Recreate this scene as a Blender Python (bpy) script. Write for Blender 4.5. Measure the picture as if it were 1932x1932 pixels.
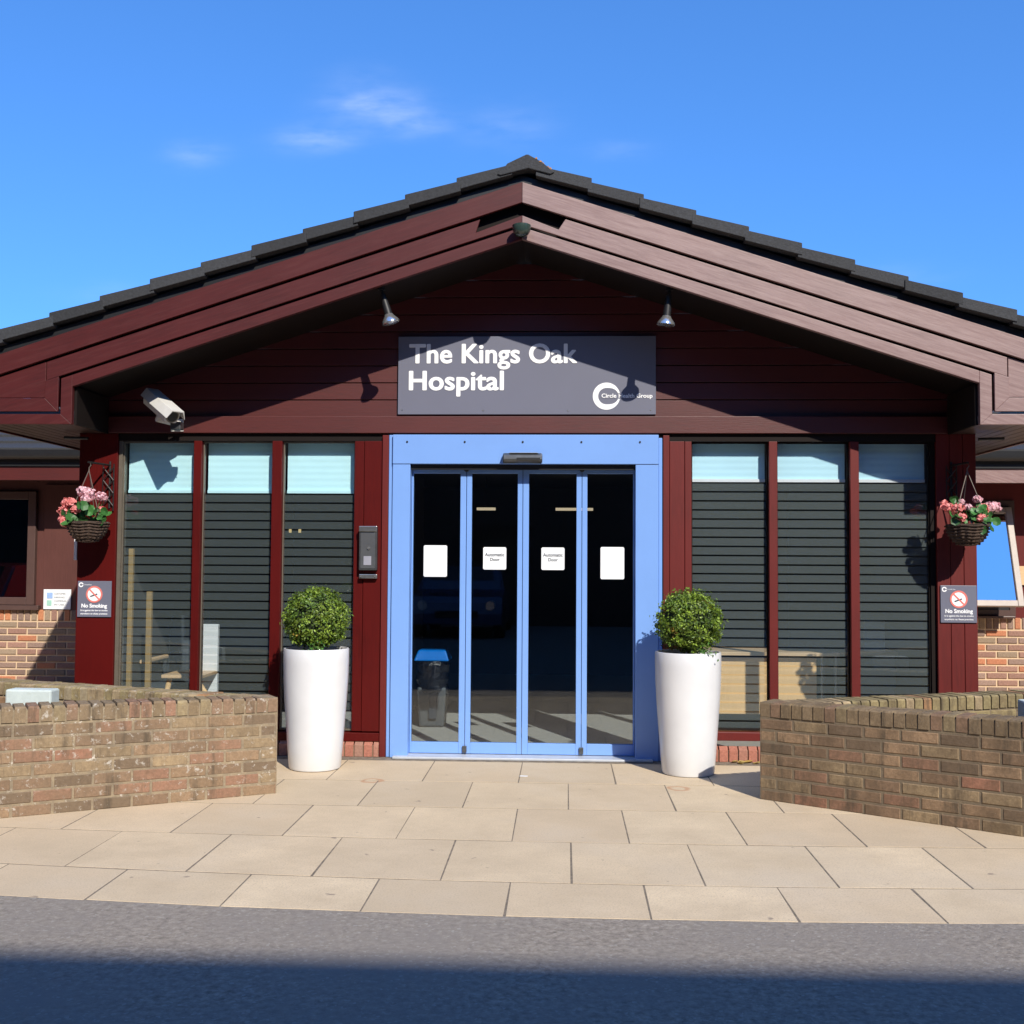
import bpy, math, random
from mathutils import Vector, Matrix
random.seed(7)
for o in list(bpy.data.objects): bpy.data.objects.remove(o)
SC = bpy.context.scene
COL = SC.collection
R = math.radians
# ------------------------------------------------------------------ camera
F = 2120.0; W0 = 1932.0
PITCH = math.atan(96/F); ROLL = 0.0063; YAW = R(2.7)
CAM = Vector((0.31, -8.726, 1.5))
fw = Vector((-math.sin(YAW)*math.cos(PITCH), math.cos(YAW)*math.cos(PITCH), math.sin(PITCH)))
rt = Vector((math.cos(YAW), math.sin(YAW), 0)); up = rt.cross(fw)
RT = rt*math.cos(ROLL) + up*math.sin(ROLL); UP = up*math.cos(ROLL) - rt*math.sin(ROLL)
cam = bpy.data.cameras.new('camera'); co = bpy.data.objects.new('camera', cam); COL.objects.link(co)
m = Matrix((RT, UP, -fw)).transposed().to_4x4(); m.translation = CAM
co.matrix_world = m
cam.sensor_width = 36; cam.lens = 36*F/W0; cam.clip_end = 2000; cam.clip_start = .05
SC.camera = co
# ------------------------------------------------------------------ world and sun
SUN = Vector((0.46, -1.0, 0.0)).normalized()*math.cos(R(38)) + Vector((0, 0, math.sin(R(38))))
w = bpy.data.worlds.new('World'); SC.world = w; w.use_nodes = True
nt = w.node_tree; N = nt.nodes; L = nt.links
bg = N['Background']
sky = N.new('ShaderNodeTexSky'); sky.sky_type = 'NISHITA'; sky.sun_disc = False
sky.sun_elevation = R(38); sky.sun_rotation = math.atan2(SUN.x, SUN.y)
sky.air_density = 1.0; sky.dust_density = 0.0; sky.ozone_density = 2.0; sky.altitude = 200
hs = N.new('ShaderNodeHueSaturation'); hs.inputs['Saturation'].default_value = 1.0; hs.inputs['Hue'].default_value = 0.5
hs.inputs['Value'].default_value = 1.0
tc = N.new('ShaderNodeTexCoord')
ad = N.new('ShaderNodeVectorMath'); ad.operation = 'ADD'; ad.inputs[1].default_value = (0, 0, .16); L.new(tc.outputs['Generated'], ad.inputs[0])
nz = N.new('ShaderNodeVectorMath'); nz.operation = 'NORMALIZE'; L.new(ad.outputs[0], nz.inputs[0]); L.new(nz.outputs[0], sky.inputs[0])
tint = N.new('ShaderNodeMix'); tint.data_type = 'RGBA'; tint.blend_type = 'MULTIPLY'; tint.inputs[0].default_value = 1
L.new(sky.outputs[0], tint.inputs[6]); tint.inputs[7].default_value = (.84, 1.62, 2.5, 1)
L.new(tint.outputs[2], hs.inputs['Color'])
# thin cirrus wisps fixed in the sky by direction
sx = N.new('ShaderNodeSeparateXYZ'); L.new(tc.outputs['Generated'], sx.inputs[0])
def wm(op, a, b=None):
    n = N.new('ShaderNodeMath'); n.operation = op
    for i, v in enumerate((a, b)):
        if v is None: continue
        if isinstance(v, (int, float)): n.inputs[i].default_value = v
        else: L.new(v, n.inputs[i])
    return n.outputs[0]
fy = wm('MAXIMUM', sx.outputs[1], 0.05)
u_ = wm('DIVIDE', sx.outputs[0], fy); v_ = wm('DIVIDE', sx.outputs[2], fy)
tot = None
def pix_dir(x, y):
    d = fw + RT*((x-966)/F) - UP*((y-966)/F); return d.x/d.y, d.z/d.y
for (px, py, a, b, s) in [(705, 198, 62, 20, .8), (775, 235, 50, 17, .55), (600, 262, 58, 18, .62), (955, 238, 70, 30, .2),
                          (370, 290, 40, 18, .38), (1165, 282, 45, 14, .2), (690, 150, 60, 22, .15), (200, 555, 60, 16, .15), (1700, 520, 70, 16, .12)]:
    uu, vv = pix_dir(px, py)
    e = wm('ADD', wm('POWER', wm('ABSOLUTE', wm('DIVIDE', wm('SUBTRACT', u_, uu), a*1.3/F)), 2),
           wm('POWER', wm('ABSOLUTE', wm('DIVIDE', wm('SUBTRACT', v_, vv), b*1.35/F)), 2))
    g = wm('MULTIPLY', wm('EXPONENT', wm('MULTIPLY', e, -1)), s)
    tot = g if tot is None else wm('ADD', tot, g)
cmb = N.new('ShaderNodeCombineXYZ'); L.new(wm('MULTIPLY', u_, 16), cmb.inputs[0]); L.new(wm('MULTIPLY', v_, 50), cmb.inputs[1])
cn = N.new('ShaderNodeTexNoise'); cn.inputs['Scale'].default_value = 1.6; cn.inputs['Detail'].default_value = 7
L.new(cmb.outputs[0], cn.inputs['Vector'])
cr = N.new('ShaderNodeMapRange'); cr.inputs[1].default_value = .22; cr.inputs[2].default_value = .85
L.new(cn.outputs[0], cr.inputs[0])
cm = wm('MULTIPLY', wm('MULTIPLY', tot, cr.outputs[0]), 0.55)
cx = N.new('ShaderNodeMix'); cx.data_type = 'RGBA'; L.new(cm, cx.inputs[0]); L.new(hs.outputs[0], cx.inputs[6])
cx.inputs[7].default_value = (8.5, 9.6, 12.0, 1)
L.new(cx.outputs[2], bg.inputs[0]); bg.inputs[1].default_value = 0.10
sl = bpy.data.lights.new('sun', 'SUN'); sl.energy = 5.0; sl.angle = R(0.53); sl.color = (1.0, .935, .82)
so = bpy.data.objects.new('sun', sl); COL.objects.link(so); so.rotation_euler = SUN.to_track_quat('Z', 'Y').to_euler()
so.location = (0, 0, 30)
SC.view_settings.view_transform = 'Standard'; SC.view_settings.look = 'None'
SC.view_settings.exposure = 0.22; SC.view_settings.gamma = 1
SC.cycles.max_bounces = 8; SC.cycles.transparent_max_bounces = 16

# ------------------------------------------------------------------ materials
def new_mat(name):
    m = bpy.data.materials.new(name); m.use_nodes = True
    return m, m.node_tree.nodes, m.node_tree.links, m.node_tree.nodes['Principled BSDF']
def nd(nodes, t, **kw):
    n = nodes.new('ShaderNode'+t)
    for k, v in kw.items(): setattr(n, k, v)
    return n
def mix(nodes, links, fac, a, b, typ='MIX'):
    n = nd(nodes, 'Mix', data_type='RGBA', blend_type=typ)
    for i, v in ((0, fac), (6, a), (7, b)):
        if hasattr(v, 'is_linked'): links.new(v, n.inputs[i])
        elif i == 0: n.inputs[0].default_value = v
        else: n.inputs[i].default_value = tuple(v)+((1,) if len(v) == 3 else ())
    return n.outputs[2]
def noise(nodes, links, vec, scale, detail=5, rough=.6, lo=.35, hi=.65):
    n = nd(nodes, 'TexNoise'); n.inputs['Scale'].default_value = scale; n.inputs['Detail'].default_value = detail
    n.inputs['Roughness'].default_value = rough
    links.new(vec, n.inputs['Vector'])
    r = nd(nodes, 'MapRange'); r.inputs[1].default_value = lo; r.inputs[2].default_value = hi; links.new(n.outputs[0], r.inputs[0])
    return r.outputs[0]
def objvec(nodes, links, scale=(1, 1, 1), rot=(0, 0, 0)):
    t = nd(nodes, 'TexCoord'); mp = nd(nodes, 'Mapping'); mp.inputs['Scale'].default_value = scale; mp.inputs['Rotation'].default_value = rot
    links.new(t.outputs['Object'], mp.inputs[0]); return mp.outputs[0]
def bump(nodes, links, p, h, strength, dist):
    b = nd(nodes, 'Bump'); b.inputs['Strength'].default_value = strength; b.inputs['Distance'].default_value = dist
    links.new(h, b.inputs['Height']); links.new(b.outputs[0], p.inputs['Normal'])
def plain(name, c, rough=.5, metal=0.0, var=.12, scale=14, bmp=0.0, spec=.5, coat=0.0, c2=None):
    m, n, l, p = new_mat(name)
    v = objvec(n, l); f = noise(n, l, v, scale)
    d = c2 if c2 else tuple(x*(1-var) for x in c)
    l.new(mix(n, l, f, c, d), p.inputs['Base Color'])
    p.inputs['Roughness'].default_value = rough; p.inputs['Metallic'].default_value = metal
    p.inputs['Specular IOR Level'].default_value = spec; p.inputs['Coat Weight'].default_value = coat
    if bmp: bump(n, l, p, noise(n, l, v, scale*6), bmp, .003)
    return m
def wood(name, a, b, scale, rot=(0, 0, 0), rough=.42, pale=None, pale_amt=(.55, .8), spec=.3, gl=.08):
    """stained boards: grain streaks along one axis, optional sun-bleached streaks"""
    m, n, l, p = new_mat(name)
    mp2 = objvec(n, l, (1, 1, 1), rot)
    mp = nd(n, 'Mapping'); mp.inputs['Scale'].default_value = scale; l.new(mp2, mp.inputs[0]); v = mp.outputs[0]
    g = noise(n, l, v, 5, 7, .65, .3, .7)
    c = mix(n, l, g, a, b)
    big = noise(n, l, objvec(n, l), 1.7, 3, .5, .3, .7)
    c = mix(n, l, big, c, tuple((x+y)/2*1.25 for x, y in zip(a, b)))
    if pale:
        s = noise(n, l, v, 3.2, 8, .7, pale_amt[0]-.22, pale_amt[1]-.1)
        c = mix(n, l, s, c, pale)
    l.new(c, p.inputs['Base Color'])
    p.inputs['Roughness'].default_value = rough; p.inputs['Specular IOR Level'].default_value = spec
    p.inputs['Coat Weight'].default_value = gl; p.inputs['Coat Roughness'].default_value = .45
    bump(n, l, p, noise(n, l, v, 9, 8, .7, .2, .8), .35, .0015)
    return m
PITCHR = math.atan(.325)
GX = (1.2, 16, 16); GZ = (16, 16, 1.2); GY = (16, 1.2, 16)
RED1 = (.105, .007, .0055); RED2 = (.06, .004, .0035)
M = {}
M['wood_x'] = wood('red_timber_horizontal', (.082, .007, .005), (.046, .005, .0035), GX, rough=.48, spec=.7)
M['wood_z'] = wood('red_timber_vertical', (.085, .004, .003), (.05, .002, .002), GZ, rough=.48, spec=.15)
M['wood_zr'] = wood('lighter_red_timber_vertical', (.125, .011, .009), (.075, .007, .006), GZ, rough=.5, spec=.35)  # lighter copy of the red; right-side sun gloss put into its colour
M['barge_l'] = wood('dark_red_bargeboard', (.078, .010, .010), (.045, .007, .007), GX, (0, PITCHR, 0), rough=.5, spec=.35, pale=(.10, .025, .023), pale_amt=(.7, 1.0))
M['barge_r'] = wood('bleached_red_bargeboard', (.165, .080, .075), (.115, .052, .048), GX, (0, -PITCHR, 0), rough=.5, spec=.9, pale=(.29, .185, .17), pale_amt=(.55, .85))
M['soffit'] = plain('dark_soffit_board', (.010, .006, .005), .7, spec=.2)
M['soffit_side'] = wood('brown_soffit_plank', (.045, .03, .028), (.022, .014, .013), GY, rough=.4)
M['brown_panel'] = wood('brown_panel', (.105, .040, .034), (.075, .028, .023), GZ, rough=.5)
M['brown_frame'] = plain('brown_window_frame', (.09, .052, .045), .4, var=.1)
M['blue'] = plain('powder_blue_metal', (.185, .345, .72), .33, var=.04, scale=3, spec=.5)
M['black'] = plain('black_rubber', (.012, .012, .014), .5)
M['gutter'] = plain('black_gutter_plastic', (.016, .017, .019), .4)
M['steel'] = plain('brushed_steel', (.42, .42, .42), .32, .9, var=.2, scale=30)
M['dark_steel'] = plain('dark_grey_metal', (.11, .115, .12), .35, .6, var=.3)
M['alu'] = plain('aged_aluminium_strip', (.22, .19, .15), .4, .5)
M['white'] = plain('white_notice', (.80, .82, .84), .45, var=.03)
M['planter'] = plain('white_glazed_planter', (.71, .715, .73), .30, var=.09, scale=2.5, coat=.3)
M['lamp_glass'] = plain('silvered_lamp_glass', (.75, .75, .74), .15, .85, var=.1)
M['cctv'] = plain('off_white_camera_housing', (.62, .61, .58), .4, var=.08)
M['slate'] = plain('slate_grey_sign', (.145, .15, .20), .42, var=.05, scale=2)
M['slate_dark'] = plain('grey_sign_edge', (.10, .10, .12), .5)
M['sign_white'] = plain('white_lettering', (.85, .85, .86), .45, var=.02)
M['ink'] = plain('dark_ink', (.06, .07, .09), .6)
M['sign_red'] = plain('prohibition_red', (.72, .19, .16), .45, var=.05)
M['sky_blue_ink'] = plain('pale_blue_ink', (.32, .48, .80), .5)
M['green_ink'] = plain('pale_green_ink', (.35, .62, .52), .5)
M['soil'] = plain('potting_soil', (.04, .028, .02), .95, bmp=.6, scale=30)
M['gravel'] = plain('pale_rubble', (.62, .58, .52), .9, bmp=.5, scale=30, var=.4)
M['block'] = plain('pale_concrete_block', (.55, .62, .60), .8, bmp=.2, var=.12)
M['iron'] = plain('black_iron', (.02, .02, .02), .5, .3)
M['wicker'] = plain('brown_wicker', (.10, .06, .04), .7, bmp=.9, scale=40, var=.5)
M['chain'] = plain('dull_chain', (.16, .13, .11), .6, .3)
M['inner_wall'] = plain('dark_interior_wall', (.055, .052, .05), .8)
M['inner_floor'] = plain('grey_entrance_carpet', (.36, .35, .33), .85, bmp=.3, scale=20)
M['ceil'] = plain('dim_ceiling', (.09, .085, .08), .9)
M['oak'] = wood('light_oak', (.85, .56, .28), (.72, .44, .20), (14, 14, 1.2), rough=.45)
M['slat'] = plain('brown_oak', (.38, .25, .10), .6)  # darker brown than the other oak, so the slats show less
M['oak_x'] = wood('oak_worktop', (.70, .48, .28), (.58, .38, .21), GX, rough=.4)
M['teal_grey'] = plain('blue_grey_cabinet', (.10, .16, .19), .5)
M['bin_blue'] = plain('blue_bin_lid', (.0, .16, .62), .3, coat=.3)
M['bin_grey'] = plain('grey_bin_body', (.075, .085, .095), .5)
M['bag'] = plain('black_bin_bag', (.01, .01, .012), .18, bmp=.9, scale=9, coat=.6)
M['seat'] = plain('dark_seat_fabric', (.03, .04, .055), .85)
M['chrome'] = plain('chrome_leg', (.5, .55, .58), .2, .9)
M['lichen'] = plain('orange_lichen', (.42, .2, .06), .95, bmp=.5, scale=40)
M['blind'] = None
def mk_blind(name, c, rough=.7):
    m, n, l, p = new_mat(name)
    v = objvec(n, l); s = nd(n, 'SeparateXYZ'); l.new(v, s.inputs[0])
    wv = nd(n, 'Math', operation='SINE'); ml = nd(n, 'Math', operation='MULTIPLY'); ml.inputs[1].default_value = 2*math.pi/.05
    l.new(s.outputs[2], ml.inputs[0]); l.new(ml.outputs[0], wv.inputs[0])
    l.new(mix(n, l, noise(n, l, v, 3), c, tuple(x*.93 for x in c)), p.inputs['Base Color'])
    p.inputs['Roughness'].default_value = rough; bump(n, l, p, wv.outputs[0], .25, .002)
    return m
M['blind_l'] = mk_blind('pale_blue_pleated_blind', (.62, .94, 1.0))
M['blind_r'] = mk_blind('cool_blue_pleated_blind', (.58, .88, 1.0))
def mk_glass(name, tint=(.90, .93, .94), ior=1.5, boost=1.0, rough=0.0):
    m, n, l, p = new_mat(name); n.remove(p)
    out = n['Material Output']
    tr = nd(n, 'BsdfTransparent'); tr.inputs[0].default_value = (*tint, 1)
    gl = nd(n, 'BsdfGlossy'); gl.inputs['Roughness'].default_value = rough
    fr = nd(n, 'Fresnel'); geo = nd(n, 'NewGeometry'); io = nd(n, 'MapRange'); io.inputs[3].default_value = ior; io.inputs[4].default_value = 1/ior
    l.new(geo.outputs['Backfacing'], io.inputs[0]); l.new(io.outputs[0], fr.inputs[0])     # same reflectance from both sides of the thin pane
    ml = nd(n, 'Math', operation='MULTIPLY', use_clamp=True); ml.inputs[1].default_value = boost; l.new(fr.outputs[0], ml.inputs[0])
    mx = nd(n, 'MixShader'); l.new(ml.outputs[0], mx.inputs[0]); l.new(tr.outputs[0], mx.inputs[1]); l.new(gl.outputs[0], mx.inputs[2])
    l.new(mx.outputs[0], out.inputs[0]); return m
M['glass'] = mk_glass('double_glazed_pane', boost=1.5)
M['glass_window'] = mk_glass('window_pane', (.95, .97, .98), boost=1.5)
M['glass_dark'] = mk_glass('tinted_pane', (.35, .37, .38), 1.6, 1.6)
M['glass_mirror'] = mk_glass('sky_reflecting_pane', (.10, .12, .14), 2.4, 6.5)
def mk_film(name, c, cov):
    m, n, l, p = new_mat(name)
    out = n['Material Output']; tr = nd(n, 'BsdfTransparent'); tr.inputs[0].default_value = (.93, .95, .95, 1)
    p.inputs['Base Color'].default_value = (*c, 1); p.inputs['Roughness'].default_value = .7
    mx = nd(n, 'MixShader'); mx.inputs[0].default_value = cov; l.new(tr.outputs[0], mx.inputs[1]); l.new(p.outputs[0], mx.inputs[2])
    l.new(mx.outputs[0], out.inputs[0]); return m
M['film'] = mk_film('frosted_privacy_film', (.50, .58, .57), .12)
M['film_r'] = mk_film('frosted_privacy_film_paler', (.60, .68, .67), .14)
def mk_lamp(name, c, s):
    m, n, l, p = new_mat(name); p.inputs['Emission Color'].default_value = (*c, 1); p.inputs['Emission Strength'].default_value = s
    return m
M['tube'] = mk_lamp('warm_lit_tube', (1, .78, .5), .55)
M['spot'] = mk_lamp('warm_lit_bulb', (1, .72, .3), .6)
def mk_col(name, rough=.85, stain=0.0, bmp=.5, spec=.3, stain_col=(.175, .125, .078), bloom=.85, bl=(.57, .66)):
    """colour from the mesh's per-brick / per-leaf attribute, broken up by noise"""
    m, n, l, p = new_mat(name)
    a = nd(n, 'VertexColor', layer_name='Col'); v = objvec(n, l)
    c = mix(n, l, noise(n, l, v, 55, 6, .7, .3, .75), a.outputs[0], (.45, .43, .42), 'MULTIPLY')
    n.get(c.node.name).inputs[0].default_value = 0
    c0 = mix(n, l, .8, a.outputs[0], c)
    if stain:
        s = nd(n, 'Mapping'); s.inputs['Scale'].default_value = (3, 3, 2); l.new(v, s.inputs[0])
        f = noise(n, l, s.outputs[0], 1.6, 8, .75, .36, .66)
        f2 = nd(n, 'Math', operation='MULTIPLY'); f2.inputs[1].default_value = stain; l.new(f, f2.inputs[0])
        c0 = mix(n, l, f2.outputs[0], c0, stain_col)
        s3 = nd(n, 'Mapping'); s3.inputs['Scale'].default_value = (9, 9, 1.5); l.new(v, s3.inputs[0])
        k3 = nd(n, 'Math', operation='MULTIPLY'); k3.inputs[1].default_value = .72; l.new(noise(n, l, s3.outputs[0], 1.3, 6, .7, .52, .66), k3.inputs[0])
        c0 = mix(n, l, k3.outputs[0], c0, (.075, .058, .040))
        e = noise(n, l, v, 22, 8, .75, *bl)          # lime bloom specks
        g = nd(n, 'Math', operation='MULTIPLY'); g.inputs[1].default_value = bloom; l.new(e, g.inputs[0])
        c0 = mix(n, l, g.outputs[0], c0, (.50, .46, .40))
    l.new(c0, p.inputs['Base Color']); p.inputs['Roughness'].default_value = rough; p.inputs['Specular IOR Level'].default_value = spec
    if bmp: bump(n, l, p, noise(n, l, v, 70, 6, .7, .2, .8), bmp, .004)
    return m
M['brick'] = mk_col('weathered_brick', stain=.8)
M['brick_r'] = mk_col('dark_weathered_brick', stain=.85, stain_col=(.105, .072, .045), bloom=.6, bl=(.66, .71))
M['brick_clean'] = mk_col('clean_brick', stain=0)
M['tile'] = mk_col('concrete_roof_tile', rough=.75, stain=0, bmp=.6)
def mk_leaf():
    m, n, l, p = new_mat('box_leaf')
    a = nd(n, 'VertexColor', layer_name='Col'); l.new(a.outputs[0], p.inputs['Base Color'])
    p.inputs['Roughness'].default_value = .45
    tl = nd(n, 'BsdfTranslucent'); l.new(a.outputs[0], tl.inputs[0])
    mx = nd(n, 'MixShader'); mx.inputs[0].default_value = .25; l.new(p.outputs[0], mx.inputs[1]); l.new(tl.outputs[0], mx.inputs[2])
    l.new(mx.outputs[0], n['Material Output'].inputs[0]); return m
M['leaf'] = mk_leaf()
def mk_asphalt():
    m, n, l, p = new_mat('worn_asphalt'); v = objvec(n, l)
    vo = nd(n, 'TexVoronoi'); vo.inputs['Scale'].default_value = 85; l.new(v, vo.inputs['Vector'])
    c = mix(n, l, noise(n, l, v, 30, 7, .7, .32, .68), (.19, .162, .13), (.54, .465, .385))
    c = mix(n, l, noise(n, l, v, 1.3, 4, .6, .35, .7), c, (.34, .30, .26))
    r = nd(n, 'MapRange'); r.inputs[1].default_value = .0; r.inputs[2].default_value = .25; r.inputs[3].default_value = 1; r.inputs[4].default_value = 0
    l.new(vo.outputs['Color'], r.inputs[0])
    rr_ = nd(n, 'Math', operation='MULTIPLY'); rr_.inputs[1].default_value = .55; l.new(r.outputs[0], rr_.inputs[0]); c = mix(n, l, rr_.outputs[0], c, (.60, .56, .50))
    l.new(c, p.inputs['Base Color']); p.inputs['Roughness'].default_value = .85
    bump(n, l, p, noise(n, l, v, 60, 8, .8, .2, .8), 1.0, .010); return m
M['asphalt'] = mk_asphalt()
def mk_slab():
    m, n, l, p = new_mat('buff_paving_slab'); v = objvec(n, l)
    a = nd(n, 'VertexColor', layer_name='Col')
    c = mix(n, l, noise(n, l, v, 2.2, 7, .7, .3, .75), a.outputs[0], (.49, .385, .255))
    c = mix(n, l, noise(n, l, v, .8, 4, .6, .5, .75), c, (.57, .47, .34))
    c = mix(n, l, noise(n, l, v, 120, 4, .7, .5, .75), c, (.36, .29, .215))
    sp = noise(n, l, v, 9, 3, .5, .70, .74)
    c = mix(n, l, sp, c, (.30, .235, .175))
    for (x, y) in ((-1.0, -.99), (1.075, -1.10)):          # rusty ring marks left by pots
        sb = nd(n, 'VectorMath', operation='DISTANCE'); sb.inputs[1].default_value = (x, y, 0)
        nn = nd(n, 'TexNoise'); nn.inputs['Scale'].default_value = 14; l.new(v, nn.inputs[0])
        mx = nd(n, 'Vector' + 'Math', operation='MULTIPLY_ADD'); mx.inputs[1].default_value = (.06, .06, 0); l.new(nn.outputs['Color'], mx.inputs[0]); l.new(v, mx.inputs[2])
        s2 = nd(n, 'VectorMath', operation='SUBTRACT'); s2.inputs[1].default_value = (.03, .03, 0); l.new(mx.outputs[0], s2.inputs[0])
        l.new(s2.outputs[0], sb.inputs[0])
        q = nd(n, 'Math', operation='SUBTRACT'); q.inputs[1].default_value = .065; l.new(sb.outputs['Value'], q.inputs[0])
        q2 = nd(n, 'Math', operation='ABSOLUTE'); l.new(q.outputs[0], q2.inputs[0])
        q3 = nd(n, 'MapRange'); q3.inputs[1].default_value = .004; q3.inputs[2].default_value = .022; q3.inputs[3].default_value = .65; q3.inputs[4].default_value = 0
        l.new(q2.outputs[0], q3.inputs[0]); c = mix(n, l, q3.outputs[0], c, (.42, .19, .09))
    l.new(c, p.inputs['Base Color']); p.inputs['Roughness'].default_value = .8
    bump(n, l, p, noise(n, l, v, 90, 7, .75, .2, .8), .35, .003); return m
M['slab'] = mk_slab()
M['joint'] = plain('dirty_joint_sand', (.245, .20, .15), .95, var=.5, scale=20, bmp=.3)
M['car_blue'] = plain('dark_blue_car_paint', (.06, .10, .21), .22, coat=1.0, var=.02)
M['car_red'] = plain('deep_red_car_paint', (.32, .02, .03), .25, coat=.8, var=.02)
M['car_glass'] = plain('car_window_glass', (.02, .025, .03), .08, var=0)
M['car_lens'] = plain('headlight_lens', (.75, .78, .8), .1, .3)
M['tyre'] = plain('tyre_rubber', (.02, .02, .02), .8)

# ------------------------------------------------------------------ mesh helpers
def root_of(o):
    while o.parent: o = o.parent
    return o
class MB:
    def __init__(s): s.v = []; s.f = []; s.c = []
    def face(s, ids, col=None): s.f.append(tuple(ids)); s.c.append(col)
    def poly(s, pts, col=None):
        b = len(s.v); s.v += [tuple(p) for p in pts]; s.face(range(b, b+len(pts)), col)
    def hexa(s, p, col=None):
        """8 points: bottom ring 0-3 (ccw seen from above), top ring 4-7"""
        b = len(s.v); s.v += [tuple(q) for q in p]
        for q in ((3, 2, 1, 0), (4, 5, 6, 7), (0, 1, 5, 4), (1, 2, 6, 5), (2, 3, 7, 6), (3, 0, 4, 7)): s.face([b+i for i in q], col)
    def box(s, x0, x1, y0, y1, z0, z1, col=None):
        s.hexa([(x0, y0, z0), (x1, y0, z0), (x1, y1, z0), (x0, y1, z0), (x0, y0, z1), (x1, y0, z1), (x1, y1, z1), (x0, y1, z1)], col); return s
    def prism(s, pts, y0, y1, col=None):
        """polygon in XZ (ccw seen from -Y) extruded in Y"""
        n = len(pts); b = len(s.v)
        s.v += [(x, y0, z) for x, z in pts] + [(x, y1, z) for x, z in pts]
        s.face([b+i for i in range(n)], col); s.face([b+n+i for i in reversed(range(n))], col)
        for i in range(n):
            j = (i+1) % n; s.face([b+j, b+i, b+n+i, b+n+j], col)
        return s
    def prism_x(s, pts, x0, x1, col=None):
        """polygon in YZ extruded in X"""
        n = len(pts); b = len(s.v)
        s.v += [(x0, y, z) for y, z in pts] + [(x1, y, z) for y, z in pts]
        s.face([b+i for i in reversed(range(n))], col); s.face([b+n+i for i in range(n)], col)
        for i in range(n):
            j = (i+1) % n; s.face([b+i, b+j, b+n+j, b+n+i], col)
        return s
    def frame(s, x0, x1, y0, y1, z0, z1, wl, wr, wb, wt):
        s.box(x0, x0+wl, y0, y1, z0, z1); s.box(x1-wr, x1, y0, y1, z0, z1)
        s.box(x0+wl, x1-wr, y0, y1, z0, z0+wb); s.box(x0+wl, x1-wr, y0, y1, z1-wt, z1); return s
    def tube(s, path, rad, seg=10, caps=True, col=None):
        pts = [Vector(p) for p in path]; rads = rad if isinstance(rad, (list, tuple)) else [rad]*len(pts)
        rings = []
        for i, p in enumerate(pts):
            t = (pts[min(i+1, len(pts)-1)]-pts[max(i-1, 0)]).normalized()
            a = t.cross(Vector((0, 0, 1)))
            if a.length < 1e-3: a = t.cross(Vector((0, 1, 0)))
            a.normalize(); b = t.cross(a).normalized()
            base = len(s.v)
            for k in range(seg):
                th = 2*math.pi*k/seg; s.v.append(tuple(p+(a*math.cos(th)+b*math.sin(th))*rads[i]))
            rings.append(base)
        for r0, r1 in zip(rings, rings[1:]):
            for k in range(seg):
                k2 = (k+1) % seg; s.face([r0+k, r0+k2, r1+k2, r1+k], col)
        if caps:
            s.face([rings[0]+k for k in reversed(range(seg))], col); s.face([rings[-1]+k for k in range(seg)], col)
        return s
    def lathe(s, prof, cx, cy, seg=48, col=None):
        rings = []
        for r, z in prof:
            base = len(s.v); rings.append(base)
            for k in range(seg):
                th = 2*math.pi*k/seg; s.v.append((cx+r*math.cos(th), cy+r*math.sin(th), z))
        for r0, r1 in zip(rings, rings[1:]):
            for k in range(seg):
                k2 = (k+1) % seg; s.face([r0+k, r0+k2, r1+k2, r1+k], col)
        s.face([rings[0]+k for k in reversed(range(seg))], col); s.face([rings[-1]+k for k in range(seg)], col)
        return s
    def disc(s, cx, y, cz, r, seg=40, r_in=0, a0=0, a1=2*math.pi):
        b = len(s.v)
        if r_in == 0:
            s.v += [(cx+r*math.cos(a0+(a1-a0)*k/seg), y, cz+r*math.sin(a0+(a1-a0)*k/seg)) for k in range(seg)]
            s.face([b+k for k in range(seg)])
        return s
    def build(s, name, mat, parent=None, bevel=0.0, smooth=False, solid=0.0):
        off = root_of(parent).location if parent else Vector((0, 0, 0))
        me = bpy.data.meshes.new(name)
        me.from_pydata([(x-off.x, y-off.y, z-off.z) for x, y, z in s.v], [], s.f)
        me.materials.append(M[mat] if isinstance(mat, str) else mat)
        if any(c is not None for c in s.c):
            ca = me.color_attributes.new('Col', 'FLOAT_COLOR', 'CORNER')
            i = 0
            for f, c in zip(s.f, s.c):
                c = c or (.5, .5, .5)
                for _ in f: ca.data[i].color = (*c, 1); i += 1
        if smooth:
            for p in me.polygons: p.use_smooth = True
        me.update()
        o = bpy.data.objects.new(name, me); COL.objects.link(o)
        if parent: o.parent = parent
        if smooth:
            try: me.set_sharp_from_angle(angle=R(40))
            except Exception: pass
        if bevel:
            b = o.modifiers.new('bevel', 'BEVEL'); b.width = bevel; b.segments = 2; b.limit_method = 'ANGLE'; b.angle_limit = R(50)
        return o
def B(x0, x1, y0, y1, z0, z1): return MB().box(x0, x1, y0, y1, z0, z1)
def thing(name, label, cat, loc=(0, 0, 0), group=None):
    o = bpy.data.objects.new(name, None); COL.objects.link(o); o.location = loc; o.empty_display_size = .1
    return tag(o, label, cat, group)
def tag(o, label=None, cat=None, group=None, kind=None):
    if label: o['label'] = label
    if cat: o['category'] = cat
    if group: o['group'] = group
    if kind: o['kind'] = kind
    return o
def copy_tree(o, parent=None):
    c = o.copy(); COL.objects.link(c)
    if parent: c.parent = parent
    for ch in [x for x in bpy.data.objects if x.parent == o]: copy_tree(ch, c)
    return c
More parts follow.
